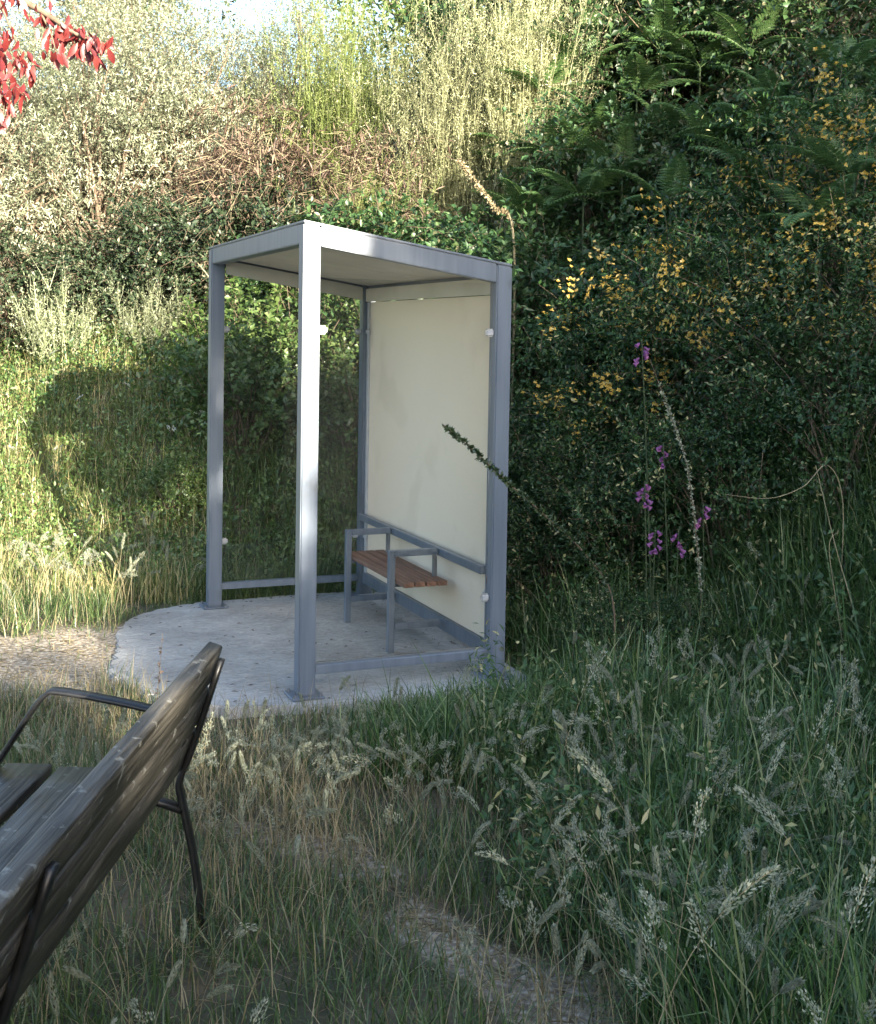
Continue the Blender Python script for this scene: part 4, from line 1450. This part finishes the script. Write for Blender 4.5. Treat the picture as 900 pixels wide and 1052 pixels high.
o = link('seed_head_haze', GH.mesh('small_seed_heads'), M['seed'], None, 'stuff')
o.name = 'small_seed_heads'
tag(o, 'many small pale seed heads scattered through the grass', 'seed heads')
o = link('seed_stems', GS.mesh('seed_stems'), M['straw_stem'], None, 'stuff')
tag(o, 'thin straw stems carrying the small seed heads', 'stems')

# ------------------------------------------------------------------ trees
def crown(cx, cy, cz, R, Hh, ncl, nl, lL, lW, seed, shell=.2):
    rg = np.random.default_rng(seed)
    d_ = unit(rg.normal(size=(ncl, 3)))
    c = d_ * ((shell + (1 - shell) * rg.random(ncl) ** .5) * (1 + .15 * rg.normal(size=ncl)))[:, None] * np.array([R, R, Hh]) + np.array([cx, cy, cz])
    ci = np.repeat(np.arange(ncl), nl)
    n = len(ci)
    P = c[ci] + rg.normal(0, .17 * R ** .5, (n, 3))
    V, F, R_ = leaves(P, rg.normal(0, 1, (n, 3)) + np.array([0, 0, -.2]), np.array([0, 0, 1.]) + rg.normal(0, .6, (n, 3)), lL * (.6 + .8 * rg.random(n)), lW * (.6 + .8 * rg.random(n)),
                      r=np.clip(.5 + .15 * rg.normal(size=ncl)[ci] + .2 * rg.normal(size=n), 0, 1))
    return V, F, R_, c


def tree(name, label, x, y, ztop, R, cz, Hh, ncl, nl, lL, lW, seed, mat, group, tr=.16):
    u_, v_ = to_uv(x, y)
    gz = float(H(u_, v_))
    t = thing(name, label, 'tree', (x, y, gz), 0, group)
    V, F, R_, c = crown(0, 0, cz - gz, R, Hh, ncl, nl, lL, lW, seed)
    link('crown', np_mesh('crown', V, F, R_), M[mat], t, 'stuff')
    rg = np.random.default_rng(seed)
    G = Geo()
    tp = np.array([0, 0, cz - gz])
    V, F = tube(smooth_line([(0, 0, -.2), (.08, .05, tp[2] * .5), tp + np.array([0, 0, Hh * .4])], 5), tr, tr * .35, 8); G.add(V, F)
    for i in rg.choice(len(c), min(28, len(c)), replace=False):
        k = .35 + .5 * rg.random()
        s = np.array([.06 * k, .04 * k, max(.5, min(tp[2] * k, c[i][2] - .2))])
        V, F = tube(smooth_line([s, s * .5 + c[i] * .5 + np.array([0, 0, .15]), c[i]], 3), tr * .3, .012, 5); G.add(V, F)
    link('trunk', G.mesh('trunk'), M['bark'], t)
    return t


# trees behind the viewpoint, whose shade covers the lower right of the picture
AX = np.array([math.cos(SUN_AZ), math.sin(SUN_AZ), 0])
BX = np.cross(SDIR, AX); BX = BX if BX[2] > 0 else -BX


CROWN = []
for k in range(3):
    V, F, R_, c = crown(0, 0, 0, 2.2, 2.2, 260, 40, .21, .14, 600 + k)
    me = np_mesh('crown', V, F, R_); me.materials.append(M['tree']); CROWN.append((me, c))
EDGE = [(-9, .45), (-4, .45), (-2, .35), (-1.6, .26), (-1.2, .14), (-.68, .30), (-.3, .7), (0, 1.42), (.25, 1.3), (.7, 1.08), (.93, 1.4), (1.0, 2.28), (1.2, 2.28), (1.75, 2.12), (2.2, 2.45), (2.7, 2.95), (3.4, 3.8), (4.2, 4.5), (6, 5.8), (10, 7.5)]


def shade_tree(a, b_, t, k, rz, sc=1.0, sc3=None):
    sc3 = sc3 or (sc,) * 3
    c = AX * a + BX * b_ + SDIR * t
    gz = float(Hxy(c[0], c[1]))
    o = thing('shade_tree', 'unseen leafy tree behind the viewpoint, placed to cast shade', 'tree', (c[0], c[1], gz), rz, 'trees behind the viewpoint')
    me, cl_ = CROWN[k]
    q = link('crown', me, None, o, 'stuff'); q.location = (0, 0, c[2] - gz); q.scale = sc3
    G = Geo()
    hz = c[2] - gz
    V, F = tube(smooth_line([(0, 0, -.2), (.08, .05, hz * .5), (0, 0, hz + 1.0 * sc)], 5), .2 if sc > .5 else .06, .06 if sc > .5 else .02, 8); G.add(V, F)
    for cc in cl_[:24] * sc:
        V, F = tube([(.03, .02, hz * .75), cc * .5 + np.array([0, 0, hz * .93]), cc + np.array([0, 0, hz])], .05, .012, 5); G.add(V, F)
    link('trunk', G.mesh('trunk'), M['bark'], o)


ea = np.array([e[0] for e in EDGE], float); eb = np.array([e[1] for e in EDGE], float)
rg = np.random.default_rng(44)
n_ = 0
eb0 = eb.copy()
eb = np.interp(ea, [-9, -1.6, -.5, 0, .68, 1.5, 2.2, 3, 4, 6, 10], [.3, .1, .35, .65, .8, 1.3, 2.1, 3.2, 4.2, 5.5, 7.4])
for row, off in ((0, 2.5), (1, 4.9)):
    a = -8.0 + row
    while a < 9:
        b_ = np.interp(a, ea, eb)
        sl = (np.interp(a + .3, ea, eb) - np.interp(a - .3, ea, eb)) / .6
        nx, ny = sl / math.hypot(sl, 1), -1 / math.hypot(sl, 1)
        shade_tree(a + nx * off, b_ + ny * off, 17.0 + (n_ % 3) * 1.6, n_ % 3, rg.random() * 6.28)
        n_ += 1
        a += (1.5 if -3 < a < 5 else 2.4) + row * .8

eb = eb0
a = -2.2
while a < 5.2:          # small unseen crowns added to sharpen the edge of the cast shade
    if .0 < a < 1.75:
        a += .2
        continue
    b_ = np.interp(a, ea, eb)
    sl = (np.interp(a + .3, ea, eb) - np.interp(a - .3, ea, eb)) / .6
    nx, ny = sl / math.hypot(sl, 1), -1 / math.hypot(sl, 1)
    for off, k in ((.72, .30), (1.75, .42)):
        shade_tree(a + nx * off, b_ + ny * off, 16.2 + rg.random() * 3.5, n_ % 3, rg.random() * 6.28, k)
        n_ += 1
    a += .85
for a, b_, k in ((1.2, 1.95, .12), (1.2, 1.55, .12), (1.5, 1.95, .14), (1.5, 1.5, .18), (1.85, 1.95, .18), (1.85, 1.4, .25), (1.15, 1.1, .17), (.75, .85, .18), (.45, .85, .18), (1.4, .9, .28), (.95, .5, .3), (1.04, 1.75, .055), (1.04, 2.08, .055)):  # small unseen crowns added to keep the right shelter post shaded
    shade_tree(a, b_, 17.4, n_ % 3, a, k)
    n_ += 1
shade_tree(.39, 1.95, 18, 0, .4, .3, (.042, .042, .36))  # narrow unseen crown, shaped to shade the far left post
for a, b_, k in ((.55, 2.24, .03), (.68, 2.24, .03), (.8, 2.24, .035), (.92, 2.22, .04)):  # tiny unseen crowns added to shade part of the near roof beam
    shade_tree(a, b_, 18.6, n_ % 3, a, k)
    n_ += 1

# far trees on the crest against the sky
tree('dark_tree', 'dark leafy tree against the sky at the top left', *to_xy(-5.0, 19.5), 0, 1.5, 7.6, 1.3, 110, 40, .10, .06, 31, 'tree', 'trees on the crest')
tree('dark_tree', 'dark tree peeping over the crest right of centre', *to_xy(1.6, 19.0), 0, 1.6, 6.9, 1.5, 120, 40, .10, .06, 33, 'tree', 'trees on the crest')
tree('dark_tree', 'green tree behind the tall broom left of centre', *to_xy(-.2, 18.5), 0, 1.7, 6.6, 1.6, 150, 45, .10, .06, 34, 'bush', 'trees on the crest')

for k, (u_, v_, cz, lab) in enumerate(((2.6, 14.2, 5.9, 'dark tree on the crest behind the ferns, left of the two'), (4.6, 13.6, 6.0, 'dark tree on the crest at the top right corner'))):
    tree('dark_tree', lab, *to_xy(u_, v_), 0, 1.9, cz, 1.5, 190, 45, .09, .055, 35 + k, 'bramble', 'trees on the crest')

# red leaved tree at the left, one branch reaching into view
rx, ry = to_xy(-3.6, 4.6)
rt = thing('red_leaved_tree', 'branch of a red leaved tree hanging into the top left corner', 'tree', (rx, ry, float(Hxy(rx, ry))))
rb0 = np.array(rt.location)


def rl(p):
    return np.array(p) - rb0


G = Geo()
V, F = tube(smooth_line([(0, 0, -.2), (.05, .03, 1.2), (.02, .06, 2.6), (.1, .1, 4.2)], 5), .09, .04, 8); G.add(V, F)
link('trunk', G.mesh('trunk'), M['bark'], rt)
limb = smooth_line([rl((rx + .03, ry + .05, 2.4)), rl(at_v(-160, -60, 4.8)), rl(at_v(-40, -30, 5.0)), rl(at_v(40, 10, 5.0)), rl(at_v(80, 36, 5.0)), rl(at_v(110, 46, 5.0))], 6)
V, F = tube(limb, .03, .002, 6)
link('limb', np_mesh('limb', V, F), M['twig'], rt)
sub = [smooth_line([rl(at_v(-40, -30, 5.0)), rl(at_v(-10, 40, 4.95)), rl(at_v(5, 80, 4.9)), rl(at_v(3, 122, 4.9))], 5),
       smooth_line([rl(at_v(-10, -20, 5.0)), rl(at_v(20, 50, 5.02)), rl(at_v(30, 70, 5.05))], 5),
       smooth_line([rl(at_v(-30, -10, 5.0)), rl(at_v(0, 70, 5.05)), rl(at_v(24, 98, 5.05))], 5),
       smooth_line([rl(at_v(40, 10, 5.0)), rl(at_v(52, 34, 4.98)), rl(at_v(58, 56, 4.96))], 5),
       smooth_line([rl(at_v(60, 22, 5.0)), rl(at_v(80, 42, 5.04)), rl(at_v(92, 56, 5.05))], 5)]
for s in sub:
    V, F = tube(s, .006, .0015, 4)
    link('twig', np_mesh('twig', V, F), M['twig'], rt)


def big_leaf(seed):
    rg = np.random.default_rng(seed)
    ts = np.array([0, .12, .3, .5, .7, .87, 1.0]); ws = np.array([.02, .17, .33, .37, .29, .14, .0]) * .5
    V = []
    for t, w in zip(ts, ws):
        z = -.35 * t ** 2 * (.5 + rg.random() * .1)
        V += [(t, w, z + .25 * w), (t, 0, z), (t, -w, z + .25 * w)]
    F = []
    for i in range(len(ts) - 1):
        a = i * 3
        F += [(a, a + 1, a + 4), (a, a + 4, a + 3), (a + 1, a + 2, a + 5), (a + 1, a + 5, a + 4)]
    me_ = np_mesh('leaf', np.array(V), np.array(F), np.full(len(F), .2 + .7 * rg.random()), True)
    me_.materials.append(M['red'])
    return me_


RL = [big_leaf(s) for s in range(6)]
rg = np.random.default_rng(21)


def red_leaf(p):
    o = link('leaf', RL[rg.integers(6)], None, rt)
    o.location = tuple(p)
    d_ = Vector((rg.normal(0, .55), rg.normal(0, .55), -1.0))
    q = d_.to_track_quat('X', 'Z')
    o.rotation_euler = (q.to_matrix() @ Matrix.Rotation(rg.random() * 6.28, 3, 'X')).to_euler()
    s = .044 + .032 * rg.random()
    o.scale = (s, s, s)


for line, n0, n1, n in ((limb, 12, 30, 110), (sub[0], 3, 15, 56), (sub[1], 2, 10, 36), (sub[2], 3, 10, 34), (sub[3], 1, 10, 24), (sub[4], 1, 10, 24)):
    for i in range(n):
        k = min(n0 + (n1 - n0) * rg.random(), len(line) - 1.01)
        i0 = int(k)
        red_leaf(line[i0] * (1 - k + i0) + line[i0 + 1] * (k - i0) + rg.normal(0, .022, 3))
G = Geo()
V, F, R_, c = crown(-.2, 0, 4.6, 1.2, .9, 60, 30, .08, .035, 77)
link('crown', np_mesh('crown', V, F, R_), M['red'], rt, 'stuff')
